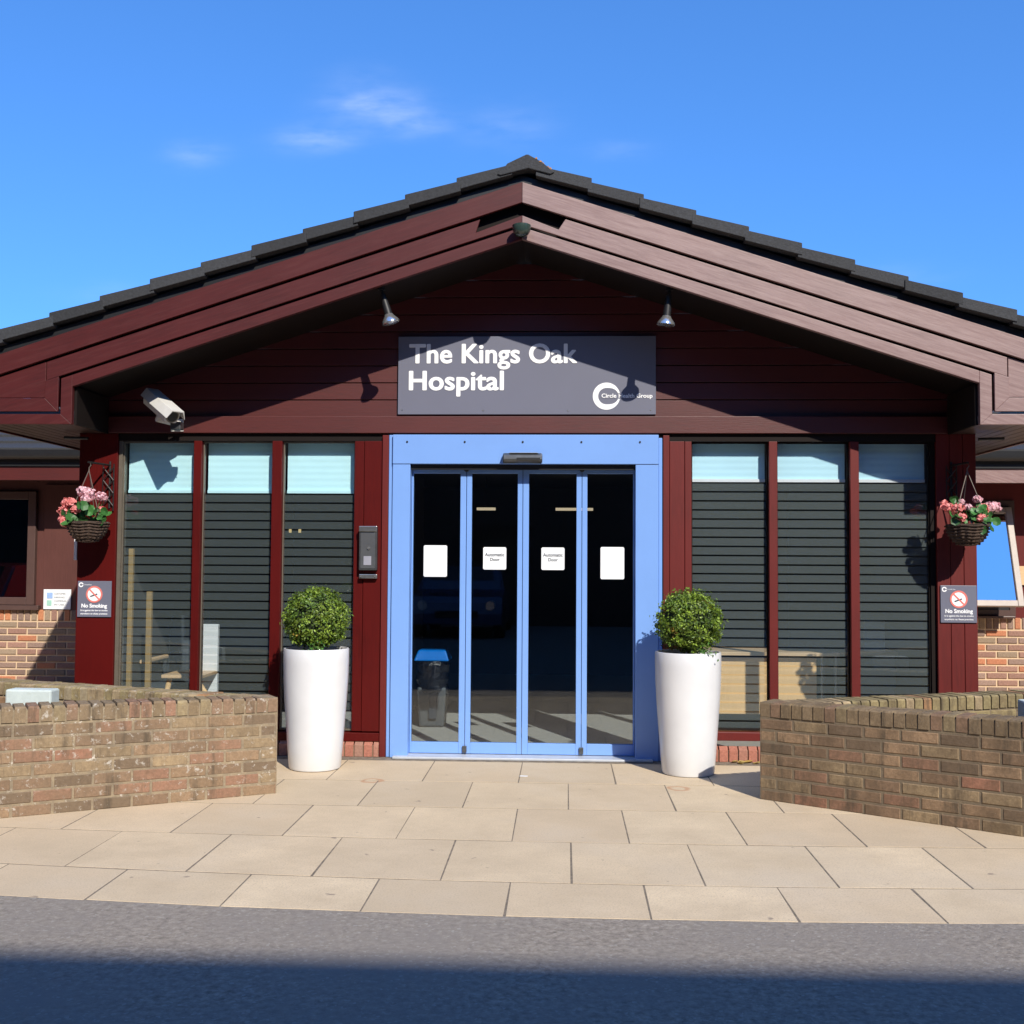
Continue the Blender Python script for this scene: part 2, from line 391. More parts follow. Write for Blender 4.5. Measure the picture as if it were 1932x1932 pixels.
def text(body, x, z, y, size, mat, parent, name='lettering', align='LEFT', bold=0.0, stretch=1.0, depth=.002, width=None, space=1.0):
    cu = bpy.data.curves.new('t', 'FONT'); cu.body = body; cu.size = size; cu.align_x = align; cu.extrude = depth
    cu.space_character = space; cu.resolution_u = 5
    t = bpy.data.objects.new('t', cu); COL.objects.link(t)
    src = bpy.data.meshes.new_from_object(t.evaluated_get(bpy.context.evaluated_depsgraph_get()))
    bpy.data.objects.remove(t)
    xs = [v.co.x for v in src.vertices]; k = stretch
    if width: k = width/(max(xs)-min(xs)+2*bold)
    off = root_of(parent).location; V, Fc = [], []
    sh = [(0, 0)]+([(bold*math.cos(R(a)), bold*.8*math.sin(R(a))) for a in range(0, 360, 30)] if bold else [])
    for n_, (dx, dz) in enumerate(sh):
        b = len(V)
        for v in src.vertices:
            px, py, pz = v.co
            V.append((x+((px-(min(xs)-bold if align == 'LEFT' else 0))+dx)*k-off.x, y-pz-.00012*n_-off.y, z+py+dz-off.z))
        Fc += [tuple(b+i for i in p.vertices) for p in src.polygons]
    me = bpy.data.meshes.new(name); me.from_pydata(V, [], Fc); me.materials.append(M[mat])
    o = bpy.data.objects.new(name, me); COL.objects.link(o); o.parent = parent
    return o
def ring(mb, cx, cz, y, ro, ri, a0=0, a1=360, seg=48, th=.002, ofs=0):
    """flat ring (ro outer, ri inner radius or function of angle) facing -Y"""
    pts = []
    for k in range(seg+1):
        a = R(a0+(a1-a0)*k/seg); r1 = ro(a) if callable(ro) else ro; r0 = ri(a) if callable(ri) else ri
        pts.append(((cx+r1*math.cos(a), cz+r1*math.sin(a)), (cx+ofs+r0*math.cos(a), cz+r0*math.sin(a))))
    for (o1, i1), (o2, i2) in zip(pts, pts[1:]): mb.prism([i1, o1, o2, i2], y-th, y)
    return mb

# ------------------------------------------------------------------ ground
def kerb_y(x, y0, k): return y0 + k*(x-.6)**2*(1 if abs(x) < 4 else 16/(x*x))
g = MB(); g.poly([(-150, -150, -.03), (150, -150, -.03), (150, 150, -.03), (-150, 150, -.03)])
tag(g.build('ground', 'asphalt'), kind='structure')
rd = MB(); xs = [-14+.5*i for i in range(57)]
for a, b in zip(xs, xs[1:]):
    rd.poly([(a, -40, -.001), (b, -40, -.001), (b, kerb_y(b, -3.9, .019)+.02, -.001), (a, kerb_y(a, -3.9, .019)+.02, -.001)])
tag(rd.build('road', 'asphalt'), kind='structure')
pb = MB()
for a, b in zip(xs, xs[1:]):
    pb.poly([(a, kerb_y(a, -3.885, .019), -.0002), (b, kerb_y(b, -3.885, .019), -.0002), (b, 0.2, -.001), (a, .2, -.001)])
    pb.poly([(a, kerb_y(a, -3.885, .019), -.03), (b, kerb_y(b, -3.885, .019), -.03), (b, kerb_y(b, -3.885, .019), -.001), (a, kerb_y(a, -3.885, .019), -.001)])
tag(pb.build('paving_bed', 'joint'), kind='structure')
rows = [(-3.89, .019, -3.385, .017, .06, .621), (-3.385, .017, -2.605, .010, .35, .621), (-2.605, .010, -1.795, .003, .03, .631),
        (-1.795, .003, -.985, 0, .34, .651), (-.985, 0, -.2, 0, 0.0, .663), (-.2, 0, .3, 0, .3, .65), (.3, 0, 1.1, 0, .1, .65), (1.1, 0, 1.9, 0, .4, .65), (1.9, 0, 2.7, 0, .1, .65), (2.7, 0, 3.5, 0, .4, .65)]
ps = MB()
cols = [(.66, .525, .35), (.62, .49, .33), (.685, .55, .37), (.60, .47, .315), (.65, .515, .345), (.585, .465, .315)]
for ri, (ya, ka, yb, kb, x0, dx) in enumerate(rows):
    for k in range(-18, 19):
        xa = x0+dx*k; xb = xa+dx; gj = .0042; kq = random.uniform(.93, 1.05); c = tuple(q*kq for q in random.choice(cols))
        if ri >= 5 and -3.5 < (xa+xb)/2 < 3.4: continue
        gx1, gx2 = xa+gj, xb-gj
        j = lambda: random.uniform(-.003, .003)
        dz = random.uniform(.0006, .0016)
        gy = .009
        P = [(gx1+j(), kerb_y(xa, ya, ka)+(gy if ri else .003)+j()), (gx2+j(), kerb_y(xb, ya, ka)+(gy if ri else .003)+j()), (gx2+j(), kerb_y(xb, yb, kb)-gj), (gx1+j(), kerb_y(xa, yb, kb)-gj)]
        ps.hexa([(p[0], p[1], -.02) for p in P]+[(p[0], p[1], dz) for p in P], c)
tag(ps.build('pavement', 'slab', bevel=.0012), kind='structure')

# ------------------------------------------------------------------ the building
bd = thing('hospital_building', 'single storey hospital entrance in dark red timber under a wide tiled gable', 'building')
CX = -.03
EAVE = 3.855; SL = .325; APX = -.01
def gz(x, top): return top - SL*abs(x-APX)
YF = -.66
# walls: cladding triangle above the beam, individual boards
cl = MB(); z = 2.642; i = 0
XL, XR = -3.53, 3.437
def xspan(z, top=EAVE+.03):
    h = (top-z)/SL; return max(XL, APX-h), min(XR, APX+h)
while z < EAVE-.03:
    z1 = min(z+.127, EAVE-.01); a0, b0 = xspan(z); a1, b1 = xspan(z1)
    cl.prism([(a0, z), (b0, z), (b1, z1), (a1, z1)], .0, .03)
    z += .135
cl.build('wall_cladding', 'wood_x', bd, bevel=.002)
MB().prism([(XL+.01, 2.52), (XR-.01, 2.52), (XR-.01, 2.70), (APX, 3.84), (XL+.01, 2.70)], .031, .08).build('wall_backing', 'soffit', bd)
B(-3.53, 3.437, -.05, .03, 2.506, 2.638).build('beam', 'wood_x', bd, bevel=.004)
B(-3.222, 3.14, -.018, .09, 2.447, 2.505).build('head_rail', 'soffit', bd)  # head rebate; the shadow strip under the beam is put into its dark colour
# posts
B(-3.53, -3.224, -.03, .12, 0, 2.504).build('corner_post', 'wood_z', bd, bevel=.004)
cp = MB(); cp.box(3.140, 3.2375, -.03, .12, 0, 2.504); cp.box(3.2405, 3.338, -.03, .12, 0, 2.504); cp.box(3.341, 3.437, -.03, .12, 0, 2.504)
cp.build('corner_post', 'wood_zr', bd, bevel=.003)
# side walls of the porch block
sw = MB(); sw.box(-3.53, -3.43, .121, 3.5, 0, 2.62); sw.build('side_wall', 'wood_z', bd)
sw = MB(); sw.box(3.34, 3.437, .121, 3.5, 0, 2.62); sw.build('side_wall', 'wood_zr', bd)
# boards between windows and door
jb = MB(); jb.box(-1.336, -1.262, -.02, .1, .19, 2.446); jb.box(-1.258, -1.117, -.028, .1, .19, 2.446); jb.build('door_side_board', 'wood_z', bd, bevel=.003)
jb = MB(); jb.box(-1.113, -1.064, -.05, .1, 0.0, 2.49); jb.build('door_side_board', 'wood_zr', bd, bevel=.003)
jb = MB(); jb.box(1.064, 1.112, -.05, .1, 0.0, 2.49); jb.build('door_side_board', 'wood_zr', bd, bevel=.003)
jb = MB(); jb.box(1.116, 1.23, -.028, .1, .23, 2.446); jb.box(1.234, 1.285, -.02, .1, .23, 2.446); jb.build('door_side_board', 'wood_zr', bd, bevel=.003)
# windows
def window(xs0, xs1, xl0, xr1, zb, ztop, zblind, blind, film, wood_m, side):
    fr = MB().box(xl0, xr1, -.035, .1, zb-.075, zb-.01).build('window_sill', wood_m, bd, bevel=.004)
    for n_, (a, b) in enumerate(zip(xs0, xs1)):
        wn = MB(); wn.frame(a, b, .015, .05, zb, ztop, .008, .008, .012, .012)
        wo = wn.build('window', 'alu' if side < 0 else 'soffit', bd)
        B(a+.008, b-.008, .03, .035, zb+.012, ztop-.001).build('pane', 'glass_window', wo)
        B(a+.012, b-.008, .105, .112, zblind, ztop-.003).build('blind', blind, wo)
        B(a+.012, b-.008, .092, .118, zblind-.024, zblind).build('blind_rail', 'white' if side > 0 else blind, wo)
        fm = MB(); z = zblind-.04
        while z > zb+.03:
            z2 = max(z-.058, zb+.015); fm.poly([(a+.01, .039, z2), (b-.01, .039, z2), (b-.01, .039, z), (a+.01, .039, z)]); z -= .0705
        fm.build('frosted_film', film, wo)
window([-3.192, -2.549, -1.908], [-2.615, -1.990, -1.338], -3.222, -1.116, .19, 2.446, 2.065, 'blind_l', 'film', 'wood_z', -1)
window([1.287, 1.941, 2.560], [1.874, 2.490, 3.100], 1.116, 3.14, .232, 2.446, 2.165, 'blind_r', 'film_r', 'wood_zr', 1)
for a, b in ((-2.613, -2.551), (-1.988, -1.910)): B(a, b, -.03, .1, .19, 2.446).build('mullion', 'wood_z', bd, bevel=.003)
for a, b in ((1.876, 1.939), (2.492, 2.558)): B(a, b, -.03, .1, .232, 2.446).build('mullion', 'wood_zr', bd, bevel=.003)
B(-3.222, -3.193, -.004, .1, .19, 2.446).build('trim_strip', 'alu', bd)
B(3.102, 3.138, .0, .1, .232, 2.446).build('trim_strip', 'soffit', bd)

# ---- brick helper: real bricks with recessed mortar
PAL_W = [((.36, .24, .145), 5), ((.36, .20, .13), 4), ((.29, .19, .12), 4), ((.21, .15, .10), 3), ((.38, .185, .12), 1), ((.38, .28, .165), 3)]
PAL_H = [((.33, .225, .18), 6), ((.38, .22, .17), 4), ((.56, .23, .125), 2), ((.27, .185, .15), 4), ((.36, .27, .19), 2)]
def pick(pal):
    t = sum(w for _, w in pal); r = random.uniform(0, t)
    for c, w_ in pal:
        r -= w_
        if r <= 0: k = random.uniform(.88, 1.12); return tuple(min(x*k, .9) for x in c)
    return pal[0][0]
def brick_face(mb, O, u, nrm, s0, s1, z0, z1, col, grow, dep=.10, ch=.006, zf=lambda s, z: z):
    """one brick: rectangle s0..s1 along u, z0..z1, outer face towards nrm, small chamfered arris"""
    jit = random.uniform(-.0015, .0015)
    def P(s, z, d): q = O+u*s+nrm*d; return (q.x, q.y, zf(s, z))
    f = [P(s0+ch, z0+ch, jit), P(s1-ch, z0+ch, jit), P(s1-ch, z1-ch, jit), P(s0+ch, z1-ch, jit)]
    e = [P(s0, z0, jit-ch), P(s1, z0, jit-ch), P(s1, z1, jit-ch), P(s0, z1, jit-ch)]
    k = [P(s0, z0, -dep), P(s1, z0, -dep), P(s1, z1, -dep), P(s0, z1, -dep)]
    b = len(mb.v); mb.v += f+e+k
    def q(a): mb.face([b+i for i in a], col)
    q((0, 1, 2, 3)); q((8, 11, 10, 9))
    for i in range(4):
        j = (i+1) % 4; q((4+i, 4+j, j, i)); q((8+i, 8+j, 4+j, 4+i))
def brick_skin(mb, O, u, nrm, length, courses, pal, z0=0.0, off=0, zf=lambda s, z: z, pitch=.075, mort=.010):
    for c in range(courses):
        s = -(.1125 if (c+off) % 2 else 0.0)
        while s < length:
            a, b2 = max(s+mort/2, 0.0), min(s+.225-mort/2, length)
            if b2-a > .02:
                w_ = random.uniform(-.001, .001)
                brick_face(mb, O, u, nrm, a, b2, z0+c*pitch+mort*.5+w_, z0+(c+1)*pitch-mort*.5+w_, pick(pal), 0, zf=zf)
            s += .225
def wedge_planter(lbl, A, D1, Bp, D2, len1, len2, rise, side):
    """low brick planter: front wall from the nose A towards D1, back wall from Bp towards D2, brick-on-edge coping"""
    root = thing('brick_planter', lbl, 'brick planter', (A.x, A.y, 0), 'low brick planters flanking the entrance')
    Z = Vector((0, 0, 1)); h0 = .5175; cap = .1025
    bm, mo = MB(), MB()
    def zf(s, z): return z*(1+rise*s/1.6)
    th = .205
    for O, d, ln, isfront in ((A, D1, len1, True), (Bp, D2, len2, False)):
        n_out = Vector((d.y, -d.x, 0)) if ((d.y*(-1)) < 0) else Vector((-d.y, d.x, 0))
        n_out = Vector((d.y, -d.x, 0)); 
        if isfront and n_out.y > 0: n_out = -n_out
        if not isfront and n_out.y < 0: n_out = -n_out
        z_ = zf if isfront else (lambda s, z: z)
        brick_skin(bm, O, d, n_out, ln, 7, PAL_W, z0=-.005, zf=z_)
        Oi = O-n_out*th
        brick_skin(bm, Oi, d, -n_out, ln, 7, PAL_OLIVE, z0=-.005, zf=z_)
        # mortar core
        q = [O-n_out*.0035, O+d*ln-n_out*.0035, O+d*ln-n_out*(th-.006), O-n_out*(th-.006)]
        if (q[1]-q[0]).cross(q[3]-q[0]).z < 0: q = q[::-1]
        tp = [(p.x, p.y, z_((p-O).dot(d), .60)) for p in q]
        mo.hexa([(p.x, p.y, -.03) for p in q]+tp)
        # coping: bricks on edge, each its own tilt
        s = .0
        while s < ln-.03:
            a, b2 = s+.005, s+.0665-.0; c = pick(PAL_CAP if isfront else PAL_OLIVE); dz = random.uniform(-.003, .003); o2 = random.uniform(-.003, .004)
            q = [O+n_out*(o2+.002)+d*a, O+n_out*(o2+.002)+d*b2, O-n_out*(th+.004)+d*b2, O-n_out*(th+.004)+d*a]
            if (q[1]-q[0]).cross(q[3]-q[0]).z < 0: q = q[::-1]
            z0c, z1c = z_(s, h0+.012)+dz, z_(s, h0+cap)+dz
            ctr = sum(q, Vector((0, 0, 0)))/4; ins = [ctr+(p-ctr)*.955 for p in q]; ins2 = [p-(p-ctr).normalized()*.009 for p in q]
            b = len(bm.v)
            bm.v += [(p.x, p.y, z0c) for p in q]+[(p.x, p.y, z1c-.011) for p in q]+[(p.x, p.y, z1c) for p in ins2]
            bm.face([b+8, b+9, b+10, b+11], c)
            for i in range(4):
                j = (i+1) % 4; bm.face([b+i, b+j, b+4+j, b+4+i], c); bm.face([b+4+i, b+4+j, b+8+j, b+8+i], c)
            s += .0715
    # nose end between the two walls
    u = (Bp-A); ln = u.length; u.normalize(); n_ = Vector((u.y, -u.x, 0))
    if n_.dot(D1) > 0: n_ = -n_
    for c in range(7):
        brick_face(bm, A, u, n_, .004, ln-.004, c*.075, c*.075+.065, pick(PAL_W), 0, dep=.012)
    for k in range(int(ln/.07)):
        brick_face(bm, A, u, n_, .004+k*ln/int(ln/.07), (k+1)*ln/int(ln/.07)-.004, h0+.01, h0+cap-.002, pick(PAL_CAP), 0, dep=.012)
    def inset(P, d, sgn_, k=.007):
        n_o = Vector((d.y, -d.x, 0)); n_o = -n_o if n_o.y*sgn_ < 0 else n_o
        return P-n_o*k
    q = [inset(A, D1, -1, .002)-n_*.002, inset(Bp, D2, 1, .002)-n_*.002, inset(Bp+D2*.1, D2, 1, .002), inset(A+D1*.1, D1, -1, .002)]
    if (q[1]-q[0]).cross(q[3]-q[0]).z < 0: q = q[::-1]
    mo.hexa([(p.x, p.y, -.03) for p in q]+[(p.x, p.y, h0+cap-.001) for p in q])
    bm.build('brickwork', 'brick' if side < 0 else 'brick_r', root); mo.build('mortar', M['mortar_w'] if side < 0 else M['mortar_r'], root)
    # soil and pale rubble inside
    def inw(P, d, sgn_):
        n_o = Vector((d.y, -d.x, 0)); n_o = -n_o if n_o.y*sgn_ < 0 else n_o
        return P-n_o*.15
    sm = MB(); q = [inw(A+D1*.3, D1, -1), inw(A+D1*len1, D1, -1), inw(Bp+D2*len2, D2, 1), inw(Bp+D2*.3, D2, 1)]
    if (q[1]-q[0]).cross(q[3]-q[0]).z < 0: q = q[::-1]
    sm.hexa([(p.x, p.y, .1) for p in q]+[(p.x, p.y, .47) for p in q]); sm.build('soil', 'soil', root)
    return root
PAL_OLIVE = [((.42, .34, .17), 5), ((.48, .37, .22), 3), ((.50, .27, .13), 1), ((.36, .30, .15), 3), ((.50, .42, .27), 2)]
PAL_CAP = [((.33, .245, .15), 5), ((.34, .215, .14), 3), ((.37, .205, .135), 2), ((.30, .22, .13), 3), ((.38, .30, .17), 2)]
def mk_mortar(name, a, b, spots=0.0):
    m, n, l, p = new_mat(name); v = objvec(n, l)
    c = mix(n, l, noise(n, l, v, 12, 6, .7, .3, .7), a, b)
    if spots: c = mix(n, l, noise(n, l, v, 20, 6, .8, .58, .66), c, (.55, .50, .43))
    l.new(c, p.inputs['Base Color']); p.inputs['Roughness'].default_value = .95
    bump(n, l, p, noise(n, l, v, 80, 5, .7, .2, .8), .5, .004); return m
M['mortar_w'] = mk_mortar('grey_tan_mortar', (.34, .265, .17), (.17, .135, .095), 1)
M['mortar_r'] = mk_mortar('brown_mortar', (.20, .155, .10), (.13, .10, .07), 0)
M['mortar_h'] = mk_mortar('cream_mortar', (.66, .49, .32), (.56, .41, .27))
# plinth bricks under the windows
for (x0, x1) in ((-3.22, -1.118), (1.118, 3.135)):
    pl = MB(); x = x0
    while x < x1-.03:
        c = pick([((.42, .17, .12), 3), ((.36, .2, .15), 2), ((.46, .22, .16), 2)])
        pl.prism_x([(-.055, .0), (.05, .0), (.05, .105), (-.02, .115), (-.055, .09)], x+.004, min(x+.069, x1), c); x += .0735
    pl.build('brick_plinth', 'brick_clean', bd, bevel=.003)
B(-3.22, -1.118, -.04, .1, -.02, .085).build('plinth_mortar', M['mortar_w'], bd)
B(1.118, 3.135, -.04, .1, -.02, .085).build('plinth_mortar', M['mortar_w'], bd)

# ---- gable: bargeboards, boxed ends, soffit, tiles
def slope_board(name, x0, x1, top, bot, y0, y1, mat, bev=.003):
    pts = [(x0, gz(x0, bot)), (x1, gz(x1, bot)), (x1, gz(x1, top)), (x0, gz(x0, top))]
    return MB().prism(pts, y0, y1).build(name, mat, bd, bevel=bev)
EL, ER = -4.05, 3.99            # outer eaves of the gable
NL, NR = -3.314, 3.240          # inner faces of the boxed ends
A_ = APX
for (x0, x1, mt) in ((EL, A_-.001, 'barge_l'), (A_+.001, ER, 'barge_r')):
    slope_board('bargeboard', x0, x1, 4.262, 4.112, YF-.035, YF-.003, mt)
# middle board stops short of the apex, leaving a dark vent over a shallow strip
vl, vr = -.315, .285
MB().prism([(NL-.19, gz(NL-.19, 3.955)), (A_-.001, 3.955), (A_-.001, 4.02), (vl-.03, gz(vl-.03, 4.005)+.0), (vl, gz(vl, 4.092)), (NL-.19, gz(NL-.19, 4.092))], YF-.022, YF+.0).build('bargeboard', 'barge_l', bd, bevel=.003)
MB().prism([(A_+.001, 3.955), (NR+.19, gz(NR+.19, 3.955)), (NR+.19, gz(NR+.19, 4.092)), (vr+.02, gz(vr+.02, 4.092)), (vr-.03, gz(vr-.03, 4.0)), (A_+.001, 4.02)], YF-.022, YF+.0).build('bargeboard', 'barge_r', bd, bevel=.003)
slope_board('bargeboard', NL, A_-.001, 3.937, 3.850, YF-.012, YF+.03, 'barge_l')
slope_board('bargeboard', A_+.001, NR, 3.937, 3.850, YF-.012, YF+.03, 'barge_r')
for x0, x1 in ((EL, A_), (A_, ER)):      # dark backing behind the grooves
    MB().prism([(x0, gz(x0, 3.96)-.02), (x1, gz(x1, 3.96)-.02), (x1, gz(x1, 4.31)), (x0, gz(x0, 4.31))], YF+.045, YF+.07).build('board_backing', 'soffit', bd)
slope_board('verge_shade_strip', EL, A_, 4.315, 4.262, YF-.02, YF+.04, 'gutter', 0)  # black strip standing for the shade under the tile overhang
slope_board('verge_shade_strip', A_, ER, 4.315, 4.262, YF-.02, YF+.04, 'gutter', 0)
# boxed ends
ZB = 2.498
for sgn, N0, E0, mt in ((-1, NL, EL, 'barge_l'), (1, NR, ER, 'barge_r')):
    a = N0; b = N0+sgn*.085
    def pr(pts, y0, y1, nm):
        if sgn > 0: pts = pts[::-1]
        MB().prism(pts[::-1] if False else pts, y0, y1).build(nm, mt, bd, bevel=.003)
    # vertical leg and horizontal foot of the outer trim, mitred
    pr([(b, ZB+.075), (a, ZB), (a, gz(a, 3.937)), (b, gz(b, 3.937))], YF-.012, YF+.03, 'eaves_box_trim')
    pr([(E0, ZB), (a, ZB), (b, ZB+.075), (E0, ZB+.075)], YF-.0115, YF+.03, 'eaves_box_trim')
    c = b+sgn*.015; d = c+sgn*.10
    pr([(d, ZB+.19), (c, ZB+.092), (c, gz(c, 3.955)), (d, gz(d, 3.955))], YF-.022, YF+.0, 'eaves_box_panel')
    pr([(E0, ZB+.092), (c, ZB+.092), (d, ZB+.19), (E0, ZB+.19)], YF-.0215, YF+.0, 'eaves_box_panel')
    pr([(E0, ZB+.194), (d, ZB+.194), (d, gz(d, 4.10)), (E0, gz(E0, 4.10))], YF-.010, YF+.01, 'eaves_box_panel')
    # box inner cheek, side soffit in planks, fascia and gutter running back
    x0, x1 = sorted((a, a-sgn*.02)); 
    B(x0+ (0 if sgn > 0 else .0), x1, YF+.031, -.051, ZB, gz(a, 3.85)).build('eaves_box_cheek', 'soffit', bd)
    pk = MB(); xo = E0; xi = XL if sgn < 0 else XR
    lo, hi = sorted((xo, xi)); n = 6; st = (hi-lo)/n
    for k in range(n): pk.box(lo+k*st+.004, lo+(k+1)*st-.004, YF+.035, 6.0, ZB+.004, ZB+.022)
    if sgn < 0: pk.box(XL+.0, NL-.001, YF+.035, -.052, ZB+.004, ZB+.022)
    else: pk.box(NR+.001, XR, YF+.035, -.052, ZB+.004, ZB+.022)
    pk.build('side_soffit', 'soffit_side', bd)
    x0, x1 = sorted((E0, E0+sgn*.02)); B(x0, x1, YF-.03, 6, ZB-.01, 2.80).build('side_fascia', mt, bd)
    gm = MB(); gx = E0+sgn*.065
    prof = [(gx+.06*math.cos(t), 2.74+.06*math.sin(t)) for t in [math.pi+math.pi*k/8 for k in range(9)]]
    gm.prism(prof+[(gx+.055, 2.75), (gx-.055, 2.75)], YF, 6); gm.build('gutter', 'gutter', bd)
# main soffit under the slope
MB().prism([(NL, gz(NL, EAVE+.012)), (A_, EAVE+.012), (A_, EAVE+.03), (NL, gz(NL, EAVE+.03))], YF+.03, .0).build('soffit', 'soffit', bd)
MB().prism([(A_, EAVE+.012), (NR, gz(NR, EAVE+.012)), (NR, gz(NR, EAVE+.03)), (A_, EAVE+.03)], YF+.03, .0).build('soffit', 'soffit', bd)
# tiles: courses running back from the verge, each lying a little flatter than the roof so the edge steps
rt_ = MB(); PX = .373
def tilecol(): k = random.uniform(.8, 1.25); return (.047*k, .049*k, .053*k)
def tile_strip(xa, xb, za, zb, th, y0, y1, c):
    """xa uphill end, xb downhill end"""
    pts = [(xa, za-th), (xb, zb-th*1.15), (xb, zb), (xa, za)]
    if xb < xa: pts = pts[::-1]
    rt_.prism(pts, y0, y1, c)
for sgn in (-1, 1):
    k = 0; x = .13 if sgn > 0 else .10
    while x < 3.9:
        xa = A_+sgn*(x-.03); xb = A_+sgn*min(x+PX, 4.07)
        za = gz(xa, 4.398)-.0; zb = gz(xb, 4.398)+.034
        y = YF-.085-random.uniform(0, .012)
        c = tilecol(); tile_strip(xa, xb, za, zb, .076, y, y+.32, c)
        yy = y+.323
        while yy < 6.5:
            tile_strip(xa, xb, za+random.uniform(-.002, .002), zb, .035, yy, min(yy+.295, 6.5), tilecol()); yy += .30
        x += PX; k += 1
rt_.build('roof', 'tile', bd, bevel=.004)
rg = MB(); y = YF-.10
while y < 6.4:
    c = tilecol(); rx = A_+.045
    rg.prism([(rx-.225, 4.300), (rx-.20, 4.29), (rx, 4.34), (rx+.16, 4.295), (rx+.19, 4.31), (rx+.10, 4.385), (rx+.0, 4.442), (rx-.015, 4.442), (rx-.15, 4.378), (rx-.175, 4.345)], y, y+.44, c); y += .45
rg.build('ridge_tile', 'tile', bd, bevel=.006)
li = MB()
for k in range(46):
    t = random.random(); x = A_+.045+.05+t*.115; z = 4.440-.05/.06*.03-t*.085+random.uniform(-.004, .008); y = YF-.10+random.uniform(-.004, .2); r = random.uniform(.006, .016)
    li.tube([(x, y, z-.004), (x+.002, y, z+.010)], [r, r*.4], 6)
li.build('lichen', 'lichen', bd)
# roof body under the tiles so nothing shows through
rb_ = MB()
rb_.prism([(EL+.05, gz(EL+.05, 4.10)), (A_, 4.10), (A_, 4.30), (EL+.05, gz(EL+.05, 4.30))], YF+.08, 6.4)
rb_.prism([(A_, 4.10), (ER-.05, gz(ER-.05, 4.10)), (ER-.05, gz(ER-.05, 4.30)), (A_, 4.30)], YF+.08, 6.4); rb_.build('roof_body', 'soffit', bd)

# ---- sliding door: surround, four leaves
df = MB()
df.box(-1.030, -.892, -.065, .12, 0, 2.262); df.box(.852, 1.028, -.065, .12, 0, 2.262)
df.box(-1.030, 1.028, -.072, .12, 2.264, 2.492)
df.box(-1.062, -1.034, -.045, .1, 0, 2.492); df.box(1.030, 1.058, -.045, .1, 0.0, 2.470)
dfo = df.build('door_frame', 'blue', bd, bevel=.004)
for x in (-.917, -.468, -.018, .435, .885): MB().tube([(x, -.0735, 2.435), (x, -.0765, 2.435)], .008, 10).build('fixing_screw', 'black', dfo)
B(-.891, .851, -.03, .10, 2.225, 2.262).build('header_shadow_strip', 'black', dfo)  # black strip drawn in place of the header's shadow above the leaves
B(-1.0, .98, -.13, .10, .0, .018).build('threshold', plain('pale_aluminium_threshold', (.52, .55, .60), .45, .2), dfo, bevel=.004)
def leaf(x0, x1, y, wl, wr, notice):
    lf = MB(); lf.frame(x0, x1, y, y+.045, .022, 2.228, wl, wr, .085, .03)
    lo = lf.build('door_leaf', 'blue', bd, bevel=.003)
    B(x0+wl, x1-wr, y+.018, y+.026, .107, 2.198).build('pane', 'glass', lo)
    a, b, z0, z1 = notice
    c = .008; nm = MB().prism([(a+c, z0), (b-c, z0), (b, z0+c), (b, z1-c), (b-c, z1), (a+c, z1), (a, z1-c), (a, z0+c)], y+.0145, y+.0165)
    nt_ = nm.build('door_notice', 'white', lo)
    return lo, y+.0145
K = 2120/8.73
def fx(px, Y=.03): return CAM.x+((px-1083.5)/2120)*(8.726+Y)*1.0*(1+0.0022)
l1 = leaf(-.890, -.462, .03, .012, .046, (-.794, -.610, 1.388, 1.634))
l2 = leaf(-.458, -.021, .03, .040, .038, (-.327, -.146, 1.447, 1.622))
l3 = leaf(-.017, .440, .03, .046, .040, (.128, .308, 1.447, 1.622))
l4 = leaf(.444, .850, .03, .040, .010, (.588, .772, 1.378, 1.628))
for (lo, y), cx in ((l2, -.2365), (l3, .218)):
    text('Automatic', cx, 1.552, y-.001, .036, 'ink', lo, 'notice_text', 'CENTER', .0005, depth=.0004)
    text('Door', cx, 1.515, y-.001, .034, 'ink', lo, 'notice_text', 'CENTER', .0005, depth=.0004)
for x in (-.460, .442):
    B(x-.017, x+.017, .012, .03, .03, .082).build('floor_lock', 'dark_steel', dfo, bevel=.003)
    MB().tube([(x, .0, 2.228), (x, .03, 2.228)], .02, 12).build('roller_guide', 'dark_steel', dfo)
# presence sensor on the door head
se = thing('door_sensor', 'dark rounded motion sensor on the blue header above the sliding doors', 'sensor', (-.02, -.075, 2.262))
sm_ = MB(); sm_.prism_x([(-.073, 2.27), (-.073, 2.345), (-.11, 2.345), (-.15, 2.325), (-.163, 2.295), (-.15, 2.275), (-.12, 2.265)], -.17, .135)
sm_.build('housing', 'dark_steel', se, bevel=.012)
B(-.06, .12, -.1655, -.16, 2.285, 2.305).build('lens_strip', 'black', se)
B(-.12, .10, -.132, -.108, 2.343, 2.3475).build('silver_band', 'steel', se, bevel=.002)

# ---- interior of the lobby
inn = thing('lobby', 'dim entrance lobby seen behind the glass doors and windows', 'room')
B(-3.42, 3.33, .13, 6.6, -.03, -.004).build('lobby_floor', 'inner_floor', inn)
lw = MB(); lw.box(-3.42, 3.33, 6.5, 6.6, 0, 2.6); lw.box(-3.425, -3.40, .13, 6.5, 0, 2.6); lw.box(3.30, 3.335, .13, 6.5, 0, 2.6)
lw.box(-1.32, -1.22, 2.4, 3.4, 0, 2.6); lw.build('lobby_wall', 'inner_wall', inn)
B(-3.42, 3.33, .13, 6.6, 2.52, 2.56).build('lobby_ceiling', 'ceil', inn)

